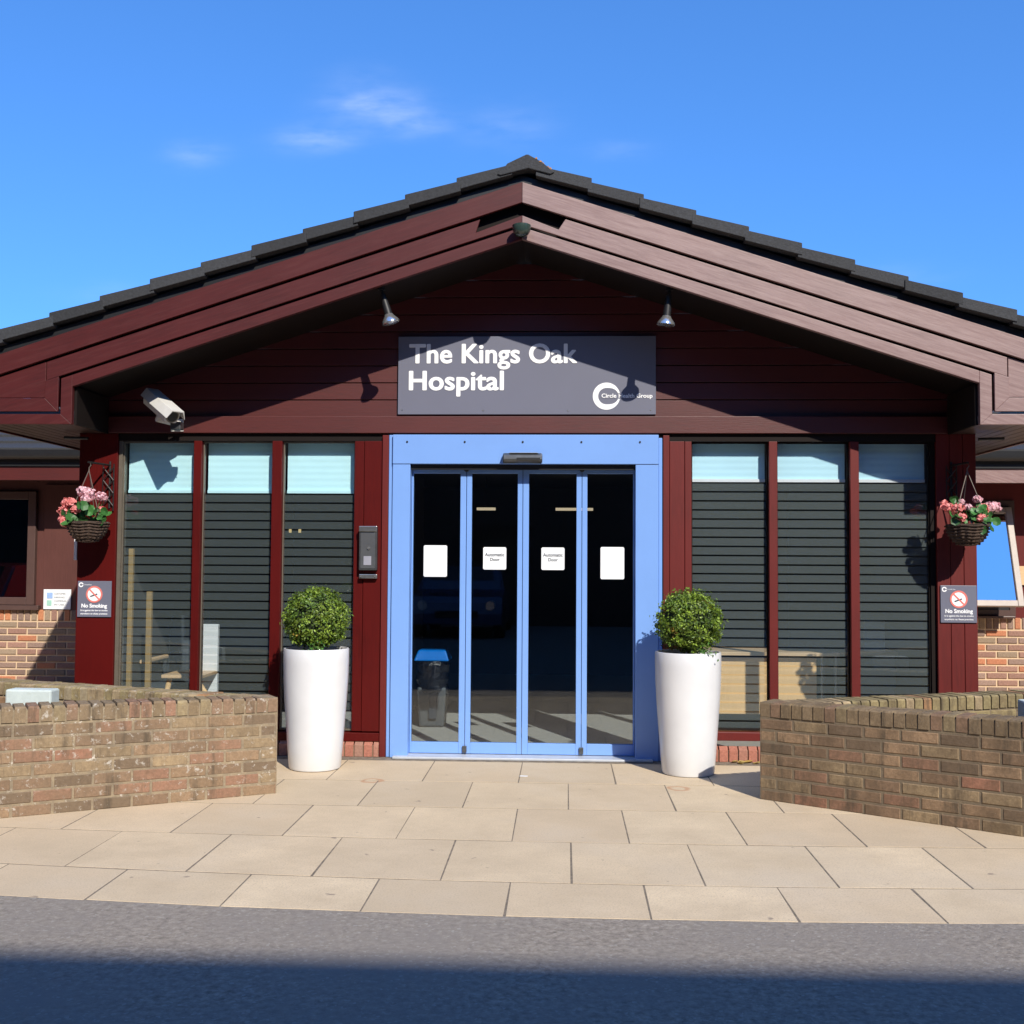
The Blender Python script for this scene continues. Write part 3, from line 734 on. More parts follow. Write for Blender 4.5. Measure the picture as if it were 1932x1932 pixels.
# ---- side wings set back on both sides
PW = [((.33, .24, .16), 1)]
def wing(sgn, lbl):
    x0, x1 = (-16, -3.531) if sgn < 0 else (3.438, 16)
    t = thing('side_wing', lbl, 'building', ((x0+x1)/2, 3.5, 0))
    u = Vector((1, 0, 0)); n_ = Vector((0, -1, 0)); bm = MB()
    vis0, vis1 = (-8.0, -3.531) if sgn < 0 else (3.438, 8.0)
    brick_skin(bm, Vector((vis0, 3.5, 0)), u, n_, vis1-vis0, 11, PAL_H, z0=-.005, mort=.017)
    s = vis0
    while s < vis1-.05:
        brick_face(bm, Vector((s, 3.5, 0)), u, n_, .008, .0675-.0, .83, .948, pick(PAL_H+[((.62, .26, .13), 3)]), 0, dep=.1)
        s += .075
    bm.build('brickwork', 'brick_clean', t)
    B(x0, x1, 3.512, 3.6, -.03, .94).build('mortar', M['mortar_h'], t)
    B(x0, x1, 3.53, 3.62, .941, 2.6).build('timber_wall', 'brown_panel' if sgn < 0 else 'wood_zr', t)
    # eaves: fascia, soffit, gutter, roof
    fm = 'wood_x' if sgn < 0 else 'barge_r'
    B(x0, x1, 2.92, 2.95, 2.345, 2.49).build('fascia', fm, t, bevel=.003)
    B(x0, x1, 2.951, 3.529, 2.40, 2.42).build('soffit', 'soffit', t)
    B(x0, x1, 2.90, 3.0, 2.492, 2.58).build('eaves_gap_strip', 'gutter', t)  # black strip filling the gap between gutter and fascia
    gm = MB(); prof = [(2.86+.055*math.cos(a), 2.615+.055*math.sin(a)) for a in [math.pi+math.pi*k/8 for k in range(9)]]
    gm.prism_x([(2.80, 2.66)]+prof+[(2.92, 2.66)], x0, x1); gm.build('gutter', 'gutter', t)
    rf = MB(); y = 2.86; z = 2.655
    for k in range(9):
        rf.prism_x([(y, z-.01), (y+.40, z+.085), (y+.40, z+.125), (y, z+.03)], x0, x1, (.05, .05, .052)); y += .37; z += .112
    rf.build('roof', 'tile', t)
    # window
    if sgn < 0:
        wa, wb, z0, z1 = -7.2, -5.555, 1.0, 2.26
        wf = MB().frame(wa, wb, 3.47, 3.529, z0, z1, .09, .09, .085, .09).build('window', 'brown_frame', t, bevel=.006)
        B(wa+.09, wb-.09, 3.50, 3.506, z0+.085, z1-.09).build('pane', 'glass_dark', wf)
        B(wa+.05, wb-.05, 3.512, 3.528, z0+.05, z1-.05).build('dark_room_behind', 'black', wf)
        B(wa-.02, wb+.06, 3.45, 3.529, .945, .997).build('window_sill', 'brown_frame', t, bevel=.004)
        B(-5.47, -5.468+.40, 3.505, 3.529, .945, 2.34).build('timber_panel', 'brown_panel', t, bevel=.003)
    else:
        wa, wb = 4.10, 5.06; z0, z1 = 1.03, 2.12
        # outward-opened, top-hung sash
        def T(y, z):         # hinge at the top, kicked out at the bottom
            a = R(17); dy, dz = y-3.49, z-z1; return (3.49+dy*math.cos(a)+dz*math.sin(a), z1-dy*math.sin(a)*1+dz*math.cos(a))
        def tb(mb, xa, xb, ya, yb, za, zb):
            c = [T(ya, za), T(yb, za), T(yb, zb), T(ya, zb)]
            mb.hexa([(xa, *c[0]), (xb, *c[0]), (xb, *c[1]), (xa, *c[1]), (xa, *c[3]), (xb, *c[3]), (xb, *c[2]), (xa, *c[2])]); return mb
        wf = MB(); fwid = .065
        tb(wf, wa, wa+fwid, 3.46, 3.51, z0, z1); tb(wf, wb-fwid, wb, 3.46, 3.51, z0, z1); tb(wf, wa+fwid, wb-fwid, 3.46, 3.51, z0, z0+fwid); tb(wf, wa+fwid, wb-fwid, 3.46, 3.51, z1-fwid, z1)
        M['pale_frame'] = plain('weathered_pale_frame', (.40, .34, .30), .5)
        wo = wf.build('window', 'pale_frame', t, bevel=.006)
        tb(MB(), wa+fwid, wb-fwid, 3.485, 3.49, z0+fwid, z1-fwid).build('pane', 'glass_mirror', wo)
        MB().frame(wa-.05, wb+.05, 3.512, 3.529, .97, 2.2, .06, .06, .06, .06).build('window_frame', 'brown_frame', wo)
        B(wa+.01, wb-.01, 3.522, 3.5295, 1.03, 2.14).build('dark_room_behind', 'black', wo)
        B(wa-.05, wb+.02, 3.44, 3.529, .945, .969).build('window_sill', 'brown_frame', t, bevel=.004)
        B(5.12, 6.9, 3.50, 3.529, 1.30, 1.50).build('timber_rail', 'oak_x', t)
    return t
wing(-1, 'brick and brown timber wing set back left of the entrance, dark closed window')
wing(1, 'brick and red timber wing set back right of the entrance, window propped open')

# ------------------------------------------------------------------ name sign
sg = thing('name_sign', 'slate grey board reading The Kings Oak Hospital above the sliding doors', 'sign', (0, -.001, 2.655))
B(-1.0, 1.01, -.030, -.002, 2.655, 3.268).build('board', 'slate', sg, bevel=.002)
text('The Kings Oak', -.915, 3.060, -.0305, .212, 'sign_white', sg, bold=.0060, width=1.315, space=1.02)
text('Hospital', -.915, 2.848, -.0305, .212, 'sign_white', sg, bold=.0060, width=.745, space=1.02)
lg = MB(); lcx, lcz = .628, 2.797
ring(lg, lcx, lcz, -.0305, .106, lambda a: .064+.030*max(0, math.cos(a))**2, 14, 348, ofs=0)
lg.build('ring_emblem', 'sign_white', sg)
text('Circle', .590, 2.785, -.033, .045, 'sign_white', sg, bold=.0012, width=.115, depth=.0008)
text('Health Group', .722, 2.785, -.0312, .045, 'sign_white', sg, bold=.0012, width=.262, depth=.0008)
for x, z in ((-.965, 2.69), (-.33, 2.685), (.33, 2.685), (.97, 2.69)): MB().tube([(x, -.030, z), (x, -.0325, z)], .006, 8).build('fixing_screw', 'steel', sg)

# ------------------------------------------------------------------ fittings under the gable
def spotlight(x, z0, lbl, tilt):
    top = Vector((x-tilt*.02, -.535, z0)); t = thing('spotlight', lbl, 'spotlight', tuple(top), 'spotlights hanging under the gable')
    d = Vector((tilt*.07, .0, -.235)).normalized()
    MB().tube([top+Vector((0, 0, .005)), top+Vector((0, 0, -.018))], .028, 16).build('ceiling_rose', 'black', t)
    p = top+Vector((0, 0, -.018))
    MB().tube([p, p+d*.035, p+d*.037, p+d*.15, p+d*.19], [.012, .012, .022, .029, .030], 18).build('lamp_holder', 'black', t, smooth=True)
    q = p+d*.19
    MB().tube([q, q+d*.015, q+d*.05, q+d*.065], [.031, .038, .064, .066], 24, caps=False).build('reflector', 'lamp_glass', t, smooth=True)
    MB().tube([q+d*.055, q+d*.066, q+d*.073], [.063, .060, .02], 24).build('lens', 'lamp_glass', t, smooth=True)
    return t
spotlight(-1.035, gz(-1.035, EAVE+.012)-.002, 'black spotlight with silver bulb hanging above the left end of the name sign', 1)
spotlight(1.06, gz(1.06, EAVE+.012)-.002, 'black spotlight with silver bulb hanging above the right end of the name sign', -.35)
dm = thing('dome_sensor', 'small dark green dome fitting under the gable apex', 'sensor', (A_, -.70, 3.93))
MB().lathe([(.02, 3.845), (.045, 3.855), (.062, 3.88), (.068, 3.91), (.068, 3.925), (.06, 3.93)][::1], A_, -.75, 28).build('dome', plain('dark_green_dome', (.035, .06, .05), .25, coat=.5), dm, smooth=True)
B(A_-.03, A_+.03, -.75, -.692, 3.925, 3.945).build('bracket', 'black', dm)
# cctv camera
cc = thing('security_camera', 'off white box security camera on the wall above the left windows', 'camera', (-2.66, -.05, 2.56))
ax = Vector((.66, -.50, -.48)).normalized(); rx_ = ax.cross(Vector((0, 0, 1))).normalized(); ux = rx_.cross(ax).normalized()
c0 = Vector((-2.74, -.34, 2.65))
def along(mb, prof, a, b):
    n = len(prof); bse = len(mb.v)
    for t_ in (a, b): mb.v += [tuple(c0+ax*t_+rx_*p[0]+ux*p[1]) for p in prof]
    mb.face([bse+i for i in range(n)]); mb.face([bse+n+i for i in reversed(range(n))])
    for i in range(n):
        j = (i+1) % n; mb.face([bse+j, bse+i, bse+n+i, bse+n+j])
    return mb
body = [(-.05, -.055), (.05, -.055), (.062, -.02), (.062, .03), (.035, .052), (-.035, .052), (-.062, .03), (-.062, -.02)]
hood = [(-.082, .0), (-.075, .004), (-.045, .056), (.045, .056), (.075, .004), (.082, .0), (.052, .068), (-.052, .068)]
along(MB(), body, -.22, .12).build('housing', 'cctv', cc, bevel=.006)
along(MB(), hood, -.24, .17).build('sunshade', 'cctv', cc, bevel=.003)
MB().tube([c0+ax*.119, c0+ax*.126], .042, 24).build('front_window', 'black', cc)
MB().tube([c0+ax*.118, c0+ax*.123], .052, 24).build('lens_ring', 'alu', cc)
MB().tube([c0-ax*.04-ux*.05, c0-ax*.05-ux*.10, Vector((-2.70, -.14, 2.565)), Vector((-2.74, -.055, 2.565))], [.022, .026, .026, .026], 14).build('arm', 'cctv', cc, smooth=True)
B(-2.70, -2.62, -.33, -.25, 2.50, 2.56).build('joint_box', 'dark_steel', cc, bevel=.006)
B(-2.79, -2.69, -.064, -.0505, 2.515, 2.615).build('wall_plate', 'cctv', cc, bevel=.004)
# downpipe stubs at both corners
for sx_, lb in ((-1, 'short black overflow pipe at the left corner under the eaves'), (1, 'short black overflow pipe at the right corner under the eaves')):
    o = MB().tube([(sx_*3.43, -.11, 2.455), (sx_*3.62, -.11, 2.46)], .012, 12).build('overflow_pipe', 'gutter'); tag(o, lb, 'pipe')
# intercom panel
ic = thing('entry_panel', 'grey metal door entry panel on the red board left of the doors', 'intercom', (-1.215, -.03, 1.39))
MB().box(-1.283, -1.143, -.085, -.029, 1.435, 1.775).build('housing', 'dark_steel', ic, bevel=.006)
B(-1.283, -1.143, -.096, -.0855, 1.735, 1.778).build('hood', 'steel', ic, bevel=.004)
B(-1.27, -1.156, -.0885, -.0855, 1.45, 1.725).build('face_plate', plain('smoky_face', (.16, .165, .175), .25, .5), ic, bevel=.002)
MB().tube([(-1.206, -.0885, 1.607), (-1.206, -.097, 1.607)], .011, 16).build('call_button', 'lamp_glass', ic)
B(-1.245, -1.185, -.092, -.0887, 1.475, 1.545).build('card_reader', plain('lilac_grey', (.30, .30, .35), .4), ic, bevel=.003)
B(-1.283, -1.143, -.07, -.029, 1.372, 1.405).build('lower_bracket', 'steel', ic, bevel=.004)
for x in (-1.268, -1.158): MB().tube([(x, -.07, 1.388), (x, -.075, 1.388)], .007, 10).build('bolt', 'lamp_glass', ic)

# no smoking signs
def smoking(x0, z0, lbl, y=-.032):
    t = thing('no_smoking_sign', lbl, 'sign', (x0, y, z0), 'no smoking signs on the corner posts')
    W_, H_ = .270, .282
    B(x0, x0+W_, y-.010, y, z0, z0+H_).build('board', 'slate', t, bevel=.002)
    yf = y-.0102; cx, cz = x0+.135, z0+.178
    MB().prism([(cx+.060*math.cos(R(a)), cz+.060*math.sin(R(a))) for a in range(0, 360, 8)], yf-.001, yf).build('white_disc', 'sign_white', t)
    r_ = MB(); ring(r_, cx, cz, yf-.0012, .066, .053, th=.0012)
    c, s = math.cos(R(-45)), math.sin(R(-45)); hw, hl = .0055, .057
    r_.prism([(cx+a*c-b*s, cz+a*s+b*c) for a, b in ((-hl, -hw), (hl, -hw), (hl, hw), (-hl, hw))], yf-.0026, yf-.0013); r_.build('prohibition_ring', 'sign_red', t)
    cg = MB(); hw, hl = .0055, .030; c, s = math.cos(R(20)), math.sin(R(20))
    cg.prism([(cx-.004+a*c-b*s, cz-.008+a*s+b*c) for a, b in ((-hl, -hw), (hl, -hw), (hl, hw), (-hl, hw))], yf-.00125, yf-.00105); cg.build('cigarette', 'ink', t)
    text('No Smoking', cx, z0+.074, yf, .042, 'sign_white', t, align='CENTER', bold=.0016, width=.205, depth=.0006)
    text('It is against the law to smoke', cx, z0+.046, yf, .018, 'sign_white', t, 'small_print', 'CENTER', .0004, width=.215, depth=.0005)
    text('anywhere on these premises', cx, z0+.020, yf, .018, 'sign_white', t, 'small_print', 'CENTER', .0004, width=.215, depth=.0005)
    e = MB(); ring(e, x0+.028, z0+.252, yf, .019, .010, 14, 348); e.build('ring_emblem', 'sign_white', t)
    text('Circle Health Group', x0+.05, z0+.249, yf, .012, 'sign_white', t, 'small_print', width=.06, depth=.0005)
    return t
smoking(-3.515, 1.055, 'grey No Smoking sign on the left corner post below the hanging basket')
smoking(3.158, 1.068, 'grey No Smoking sign on the right corner post below the hanging basket')
tag(B(-3.56, -3.535, -.028, -.005, 1.50, 1.665).build('alarm_box', 'white', bevel=.004), 'slim white box on the outer edge of the left post', 'alarm box')
nb = thing('information_sign', 'white sign with blue and green squares on brown panel of left wing', 'sign', (-5.36, 3.5, .95))
B(-5.455, -5.145, 3.49, 3.503, .955, 1.175).build('board', 'white', nb, bevel=.004)
B(-5.415, -5.35, 3.487, 3.4895, 1.075, 1.14).build('blue_square', 'sky_blue_ink', nb)
B(-5.415, -5.36, 3.487, 3.4895, .995, 1.055).build('green_square', 'green_ink', nb)
for k, (s_, wd) in enumerate((('CUSTOMER', .125), ('PARKING', .115), ('CAMERAS', .135), ('IN USE', .11))):
    text(s_, -5.33, 1.118-k*.04, 3.4895, .026, 'ink', nb, 'lettering', width=wd, depth=.0005)

# ------------------------------------------------------------------ planters and topiary
def planter():
    t = thing('tall_planter', 'tall white tapered planter in front of the windows left of the doors', 'planter', (-1.50, -.55, 0), 'tall white planters beside the doors')
    prof = [(.165, 0), (.183, .006), (.188, .02), (.199, .15), (.212, .32), (.225, .5), (.234, .66), (.2365, .78), (.2365, .862), (.233, .870), (.222, .870), (.219, .862), (.215, .80), (.10, .80)]
    MB().lathe(prof, -1.50, -.55, 72).build('pot', 'planter', t, smooth=True)
    MB().lathe([(.0, .815), (.10, .82), (.216, .812), (.216, .80), (.0, .80)], -1.50, -.55, 32).build('soil', 'soil', t)
    return t
p1 = planter(); p2 = copy_tree(p1); p2.location = (1.20, -.54, 0)
p2['label'] = 'tall white tapered planter right of the doors beside the brick planter'
def topiary(cx, cy, cz, rad, lbl, seed, sprig):
    rnd = random.Random(seed)
    t = thing('topiary_ball', lbl, 'topiary', (cx, cy, .82), 'clipped box balls in the tall planters')
    MB().tube([(cx, cy, .82), (cx+.006, cy, .90), (cx, cy, 1.0)], [.016, .013, .012], 10).build('trunk', plain('bark_%d' % seed, (.09, .06, .04), .9), t)
    core = MB(); rings = []
    for i in range(9):
        ph = math.pi*i/8
        rings.append((max(rad*.80*math.sin(ph), .001), cz-rad*.80*math.cos(ph)))
    core.lathe(rings, cx, cy, 20); core.build('inner_growth', plain('inner_twig_%d' % seed, (.018, .030, .010), .95), t)
    fo = MB()
    def leaf(p, n_, sz, c):
        a = n_.cross(Vector((rnd.uniform(-1, 1), rnd.uniform(-1, 1), rnd.uniform(-1, 1)))).normalized(); b = n_.cross(a)
        q = len(fo.v); tip = n_*sz*.15
        fo.v += [tuple(p-a*sz), tuple(p-b*sz*.55+tip), tuple(p+a*sz), tuple(p+b*sz*.55+tip)]
        fo.face([q, q+1, q+2, q+3], c)
    for k in range(560):            # shoots: little tufts of leaves
        while True:
            d = Vector((rnd.gauss(0, 1), rnd.gauss(0, 1), rnd.gauss(0, 1)))
            if d.length > .1: break
        d.normalize()
        rr = rad*(rnd.uniform(.86, .98)+.035*math.sin(d.x*9+seed)*math.cos(d.z*8+d.y*5))
        if d.z < -.75: rr *= .85
        if rnd.random() < .05: rr = rad*rnd.uniform(1.0, 1.05)
        base = Vector((cx, cy, cz))+d*rr
        br = rnd.random(); tone = rnd.uniform(.6, 1.5)
        c0_ = (.17, .25, .028) if br > .4 else (.085, .15, .022)
        if rnd.random() < .008: c0_ = (.30, .20, .03)
        for j in range(15):
            off = Vector((rnd.gauss(0, 1), rnd.gauss(0, 1), rnd.gauss(0, 1)))*.017
            n_ = (d+Vector((rnd.gauss(0, 1), rnd.gauss(0, 1), rnd.gauss(0, 1)))*.65).normalized()
            k2 = tone*rnd.uniform(.7, 1.35)
            leaf(base+off, n_, rnd.uniform(.009, .0145), tuple(x*k2 for x in c0_))
    for j in range(70):             # loose sprig at the base spilling over the rim
        p = Vector((cx+sprig*.10+rnd.gauss(0, .035), cy-.17+rnd.gauss(0, .02), .875+rnd.gauss(0, .03)))
        leaf(p, Vector((rnd.gauss(0, .5), -1, rnd.gauss(0, .6))).normalized(), rnd.uniform(.009, .014), (.08*rnd.uniform(.7, 1.4), .17*rnd.uniform(.7, 1.4), .03))
    fo.build('foliage', 'leaf', t)
    return t
topiary(-1.505, -.55, 1.075, .225, 'clipped green box ball in the white planter left of the doors', 3, .2)
topiary(1.205, -.54, 1.075, .228, 'clipped green box ball in the white planter right of the doors', 11, .9)

# ------------------------------------------------------------------ brick planters
def V2(x, y): return Vector((x, y, 0))
A1 = V2(-1.546, -1.462); d1 = (V2(-2.952, -2.289)-A1).normalized()
B1 = V2(-1.70, -1.335); e1 = (V2(-3.887, -.50)-B1).normalized()
wedge_planter('low weathered brick planter left of the path, white stains and pale block', A1, d1, B1, e1, 3.0, 2.5, .035, -1)
A2 = V2(1.563, -1.402); d2 = (V2(2.855, -2.306)-A2).normalized()
B2 = V2(1.69, -1.30); e2 = (V2(3.58, -.49)-B2).normalized()
wedge_planter('low brown brick planter right of the path, rounded coping bricks', A2, d2, B2, e2, 3.0, 2.5, .035, 1)
o = MB(); c = V2(-3.05, -1.72); u = V2(.97, -.03).normalized(); v = V2(.03, .97).normalized()
q = [c-u*.15-v*.06, c+u*.15-v*.06, c+u*.15+v*.06, c-u*.15+v*.06]
o.hexa([(p.x, p.y, .40) for p in q]+[(p.x, p.y, .685) for p in q])
tag(o.build('concrete_block', 'block', bevel=.012), 'pale blue green block standing inside the left brick planter', 'block', 'pale blocks in the brick planters')
o = MB(); c = V2(3.27, -1.62); q = [c-u*.15-v*.06, c+u*.15-v*.06, c+u*.15+v*.06, c-u*.15+v*.06]
o.hexa([(p.x, p.y, .40) for p in q]+[(p.x, p.y, .675) for p in q])
tag(o.build('concrete_block', 'block', bevel=.012), 'pale blue green block at the right edge inside the right brick planter', 'block', 'pale blocks in the brick planters')
rb = MB(); rnd = random.Random(5)
for k in range(150):
    x = rnd.uniform(-3.5, -2.95); yl = A1.y+(x-A1.x)*d1.y/d1.x+.26; y = yl+rnd.uniform(0, .3); r = rnd.uniform(.012, .035)
    z = .62+rnd.uniform(-.02, .012)-(x+3.5)*.06
    pts = [(x+r*math.cos(a)*rnd.uniform(.6, 1.1), y+r*math.sin(a)*rnd.uniform(.6, 1.1)) for a in (0, 1.5, 3.0, 4.6)]
    rb.hexa([(p[0], p[1], z-.16) for p in pts]+[(p[0]*.999, p[1]*.999, z) for p in pts])
tag(rb.build('rubble', 'gravel', bevel=.004), 'pale broken stones heaped in the left brick planter', 'rubble', kind='stuff')

# ------------------------------------------------------------------ hanging baskets
def basket(cx, cz, lbl, seed, heads, leaves, postx, outer):
    rnd = random.Random(seed); cy = -.275
    t = thing('hanging_basket', lbl, 'hanging basket', (cx, cy, cz-.15), 'hanging baskets on the corner posts')
    prof = [(.02, cz-.155), (.06, cz-.150), (.105, cz-.118), (.135, cz-.07), (.15, cz-.001), (.156, cz), (.150, cz+.006), (.142, cz), (.12, cz-.03), (.02, cz-.03)]
    bw = MB().lathe(prof, cx, cy, 36)
    for k in range(7):              # woven rounds
        zz = cz-.14+k*.022; rr = [.075, .098, .116, .129, .139, .147, .152][k]
        pts = [(cx+(rr+.003+.004*(-1)**(i))*math.cos(i*math.pi/20), cy+(rr+.003+.004*(-1)**(i))*math.sin(i*math.pi/20), zz+.003*math.sin(i)) for i in range(41)]
        bw.tube(pts, .0065, 6, caps=False)
    bw.build('bowl', 'wicker', t, smooth=True)
    hook = Vector((cx, cy, cz+.40))
    for k in range(3):
        a = R(90+120*k); MB().tube([(cx+.15*math.cos(a), cy+.15*math.sin(a), cz), hook], .0035, 6).build('chain', 'chain', t)
    MB().tube([hook, hook+Vector((0, 0, .02)), hook+Vector((.014, 0, .038)), hook+Vector((.008, 0, .058)), hook+Vector((-.006, 0, .064))], .004, 8).build('hook', 'chain', t)
    lf = MB()
    def disc(p, n_, r, c, k=7, cup=.25):
        a = n_.cross(Vector((.3, .2, 1))).normalized(); b = n_.cross(a); q = len(lf.v)
        lf.v.append(tuple(p-n_*r*cup))
        for i in range(k):
            th = 2*math.pi*i/k; rr = r*rnd.uniform(.8, 1.1); lf.v.append(tuple(p+(a*math.cos(th)+b*math.sin(th))*rr))
        for i in range(k): lf.face([q, q+1+i, q+1+(i+1) % k], c)
    for (lx, lz) in leaves:
        for j in range(4):
            p = Vector((cx+lx+rnd.gauss(0, .022), cy-.06+rnd.gauss(0, .05), cz+lz+rnd.gauss(0, .02)))
            g_ = rnd.uniform(.6, 1.5); disc(p, Vector((rnd.gauss(0, .5), -1, rnd.gauss(.3, .5))).normalized(), rnd.uniform(.022, .042), (.045*g_, .15*g_, .035*g_))
    lf.build('leaves', 'leaf', t)
    st = MB()
    for (hx, hz, hr, pal, dy) in heads:
        hp = Vector((cx+hx, cy+dy, cz+hz)); st.tube([(cx+hx*.35, cy+dy*.4, cz-.02), (cx+hx*.8, cy+dy*.8, cz+hz*.55), hp], .003, 6)
        fl = MB(); cc_ = ((.96, .60, .66), (.92, .33, .31))[pal]
        for k in range(95):
            d = Vector((rnd.gauss(0, 1), rnd.gauss(0, 1), rnd.gauss(0, 1))).normalized()
            p = hp+Vector((d.x, d.y, d.z*.8))*hr*rnd.uniform(.65, 1.0); n_ = (d+Vector((rnd.gauss(0, .4), rnd.gauss(0, .4), rnd.gauss(0, .4)))).normalized()
            a = n_.cross(Vector((.2, .3, 1))).normalized(); b = n_.cross(a); r = rnd.uniform(.009, .014); q = len(fl.v)
            for i in range(5):
                th = 2*math.pi*i/5; fl.v.append(tuple(p+(a*math.cos(th)+b*math.sin(th))*r))
            kk = rnd.uniform(.75, 1.1); fl.face([q+i for i in range(5)], tuple(min(x*kk, .95) for x in cc_))
        fl.build('flower_head', 'leaf', t)
    st.build('stems', plain('green_stem_%d' % seed, (.08, .16, .04), .6), t)
    # bracket on the post with crossed lattice bars
    br = MB(); bz = hook.z+.06
    bx = cx
    bx2 = postx
    br.tube([(bx2, -.034, bz-.34), (bx2, -.034, bz+.03)], .009, 8)
    br.tube([(bx2, -.034, bz+.0), ((bx+bx2)/2, -.15, bz+.002), (bx, cy-.02, bz+.002)], .008, 8)
    xa, xb = bx2-.045, bx2+.035; br.tube([(xb, -.045, bz-.36), (xb, -.045, bz+.01)], .006, 6); br.tube([(xa, -.06, bz-.30), (xa, -.06, bz)], .004, 6)
    for k in range(3):
        z0 = bz-.02-k*.10
        br.tube([(xa, -.055, z0), (xb, -.05, z0-.10)], .0045, 6); br.tube([(xb, -.055, z0), (xa, -.05, z0-.10)], .0045, 6)
    br.build('bracket', 'iron', t)
    return t
basket(-3.345, 1.79, 'brown wicker hanging basket of pink flowers on the left corner post, clear of window', 4,
       [(-.03, .235, .052, 0, -.03), (.035, .215, .058, 0, -.06), (.02, .175, .04, 0, -.08), (.105, .20, .045, 0, -.02), (.12, .19, .03, 0, .0),
        (-.155, .15, .05, 1, -.02), (-.175, .085, .045, 1, -.04), (-.11, .155, .04, 1, -.06), (-.165, .02, .042, 1, -.06), (-.145, -.012, .035, 1, -.08), (-.055, .095, .038, 1, -.09), (.115, .10, .025, 1, -.02)],
       [(-.10, .04), (-.08, .02), (-.12, .0), (-.13, .05), (-.06, .05), (-.02, .02), (.03, .10), (.0, .12), (.10, .07), (.12, .04), (.13, .01), (.05, .04), (.0, .06), (-.04, .10)], -3.28, -1)
basket(3.285, 1.80, 'shaded wicker hanging basket of pink flowers on the right corner post beside open window', 9,
       [(-.165, .13, .045, 1, -.05), (-.10, .12, .048, 1, -.08), (-.02, .125, .036, 0, -.06), (-.045, .17, .025, 0, -.0), (.065, .19, .032, 0, -.02), (.09, .125, .042, 1, -.06),
        (.145, .135, .045, 0, -.04), (.19, .14, .045, 0, -.02), (.215, .125, .03, 0, .0), (.11, .09, .03, 1, -.05), (.06, .05, .040, 1, -.10), (-.08, .055, .038, 1, -.10), (-.17, .16, .03, 1, .0)],
       [(-.10, .17), (-.02, .06), (.0, .08), (.02, .04), (.03, .10), (.10, .03), (.13, .02), (.06, .0), (-.12, .06), (.0, .12), (.05, .13), (-.05, .03), (.12, .05)], 3.25, 1)

# ------------------------------------------------------------------ things in the lobby
bn = thing('waste_bin', 'grey waste bin with bright blue lid and black liner inside the doors', 'bin', (-1.185, 1.66, 0))
def taper(mb, cx, cy, w0, d0, w1, d1_, z0, z1):
    mb.hexa([(cx-w0, cy-d0, z0), (cx+w0, cy-d0, z0), (cx+w0, cy+d0, z0), (cx-w0, cy+d0, z0), (cx-w1, cy-d1_, z1), (cx+w1, cy-d1_, z1), (cx+w1, cy+d1_, z1), (cx-w1, cy+d1_, z1)]); return mb
bx, by = -.90, 1.66
tb_ = MB(); taper(tb_, bx, by, .115, .10, .135, .12, 0, .36); tb_.build('body', 'bin_grey', bn, bevel=.02)
lgm = MB(); rnd = random.Random(2)
for i in range(14):
    a0 = 2*math.pi*i/14
lgm.lathe([(.14, .30), (.152, .34), (.142, .38), (.158, .43), (.15, .50), (.160, .56), (.15, .60)], bx, by, 18); lgm.v = [(x+rnd.uniform(-.007, .007), y+rnd.uniform(-.007, .007), z+rnd.uniform(-.008, .008)) for x, y, z in lgm.v]
lgm.build('bin_liner', 'bag', bn)
tl = MB(); taper(tl, bx, by, .165, .15, .125, .11, .60, .70); tl.build('lid', 'bin_blue', bn, bevel=.015)
bx2 = B(bx-.02, bx+.05, by-.135, by-.125, .08, .34).build('front_stripe', 'seat', bn)
ps_ = thing('oak_post', 'light oak post on a brown block inside the left edge of the doors', 'post', (-1.10, 1.4, 0))
B(-1.145, -1.08, 1.2, 1.3, .155, 1.10).build('shaft', 'oak', ps_, bevel=.004); B(-1.15, -1.05, 1.17, 1.31, 0, .154).build('base_block', 'brown_frame', ps_, bevel=.004)
dk = thing('reception_desk', 'light oak reception desk with chrome legs behind the right windows', 'desk', (2.1, 1.4, 0))
B(1.40, 2.70, 1.20, 1.9, .705, .735).build('worktop', 'oak_x', dk, bevel=.004)
B(1.42, 2.515, 1.27, 1.30, .19, .68).build('front_panel', 'oak', dk, bevel=.003)
for x in (2.56, 2.68): MB().tube([(x, 1.25, 0), (x, 1.25, .705)], .018, 12).build('leg', 'chrome', dk)
B(1.44, 1.48, 1.32, 1.8, 0, .70).build('end_panel', 'oak', dk, bevel=.003)
cb = thing('low_cabinet', 'blue grey cabinet with oak top behind the rightmost window', 'cabinet', (3.12, 1.7, 0))
B(2.98, 3.28, 1.56, 2.1, 0, .69).build('carcass', 'teal_grey', cb, bevel=.004); B(2.96, 3.29, 1.52, 2.12, .692, .725).build('worktop', 'oak_x', cb, bevel=.003)
M['box'] = plain('pale_aqua_card', (.48, .60, .60), .6)
for k in range(3):
    tag(B(3.0, 3.19, 1.56, 1.80, .727+.098*k, .727+.098*k+.082).build('storage_box', 'box', bevel=.006),
        ['lowest pale aqua box of the stack on the low cabinet', 'middle pale aqua box of the stack on the low cabinet', 'topmost pale aqua box of the stack on the low cabinet'][k], 'box', 'pale boxes stacked on the cabinet')
ch = thing('armchair', 'dark armchair with pale wooden arms behind the left windows', 'armchair', (-3.2, 1.2, 0))
B(-3.36, -2.95, 1.0, 1.55, .30, .42).build('seat', 'seat', ch, bevel=.03)
MB().prism_x([(1.5, .36), (1.62, .36), (1.72, .98), (1.62, 1.0)], -3.36, -2.95).build('backrest', 'seat', ch, bevel=.03)
for x in (-3.39, -2.92): B(x, x+.05, .95, 1.55, .60, .635).build('arm', 'oak_x', ch, bevel=.01)
for x in (-3.39, -2.92):
    MB().tube([(x+.025, 1.0, .60), (x+.025, .94, 0)], .02, 10).build('leg', 'seat', ch); MB().tube([(x+.025, 1.5, .60), (x+.025, 1.6, 0)], .02, 10).build('leg', 'seat', ch)
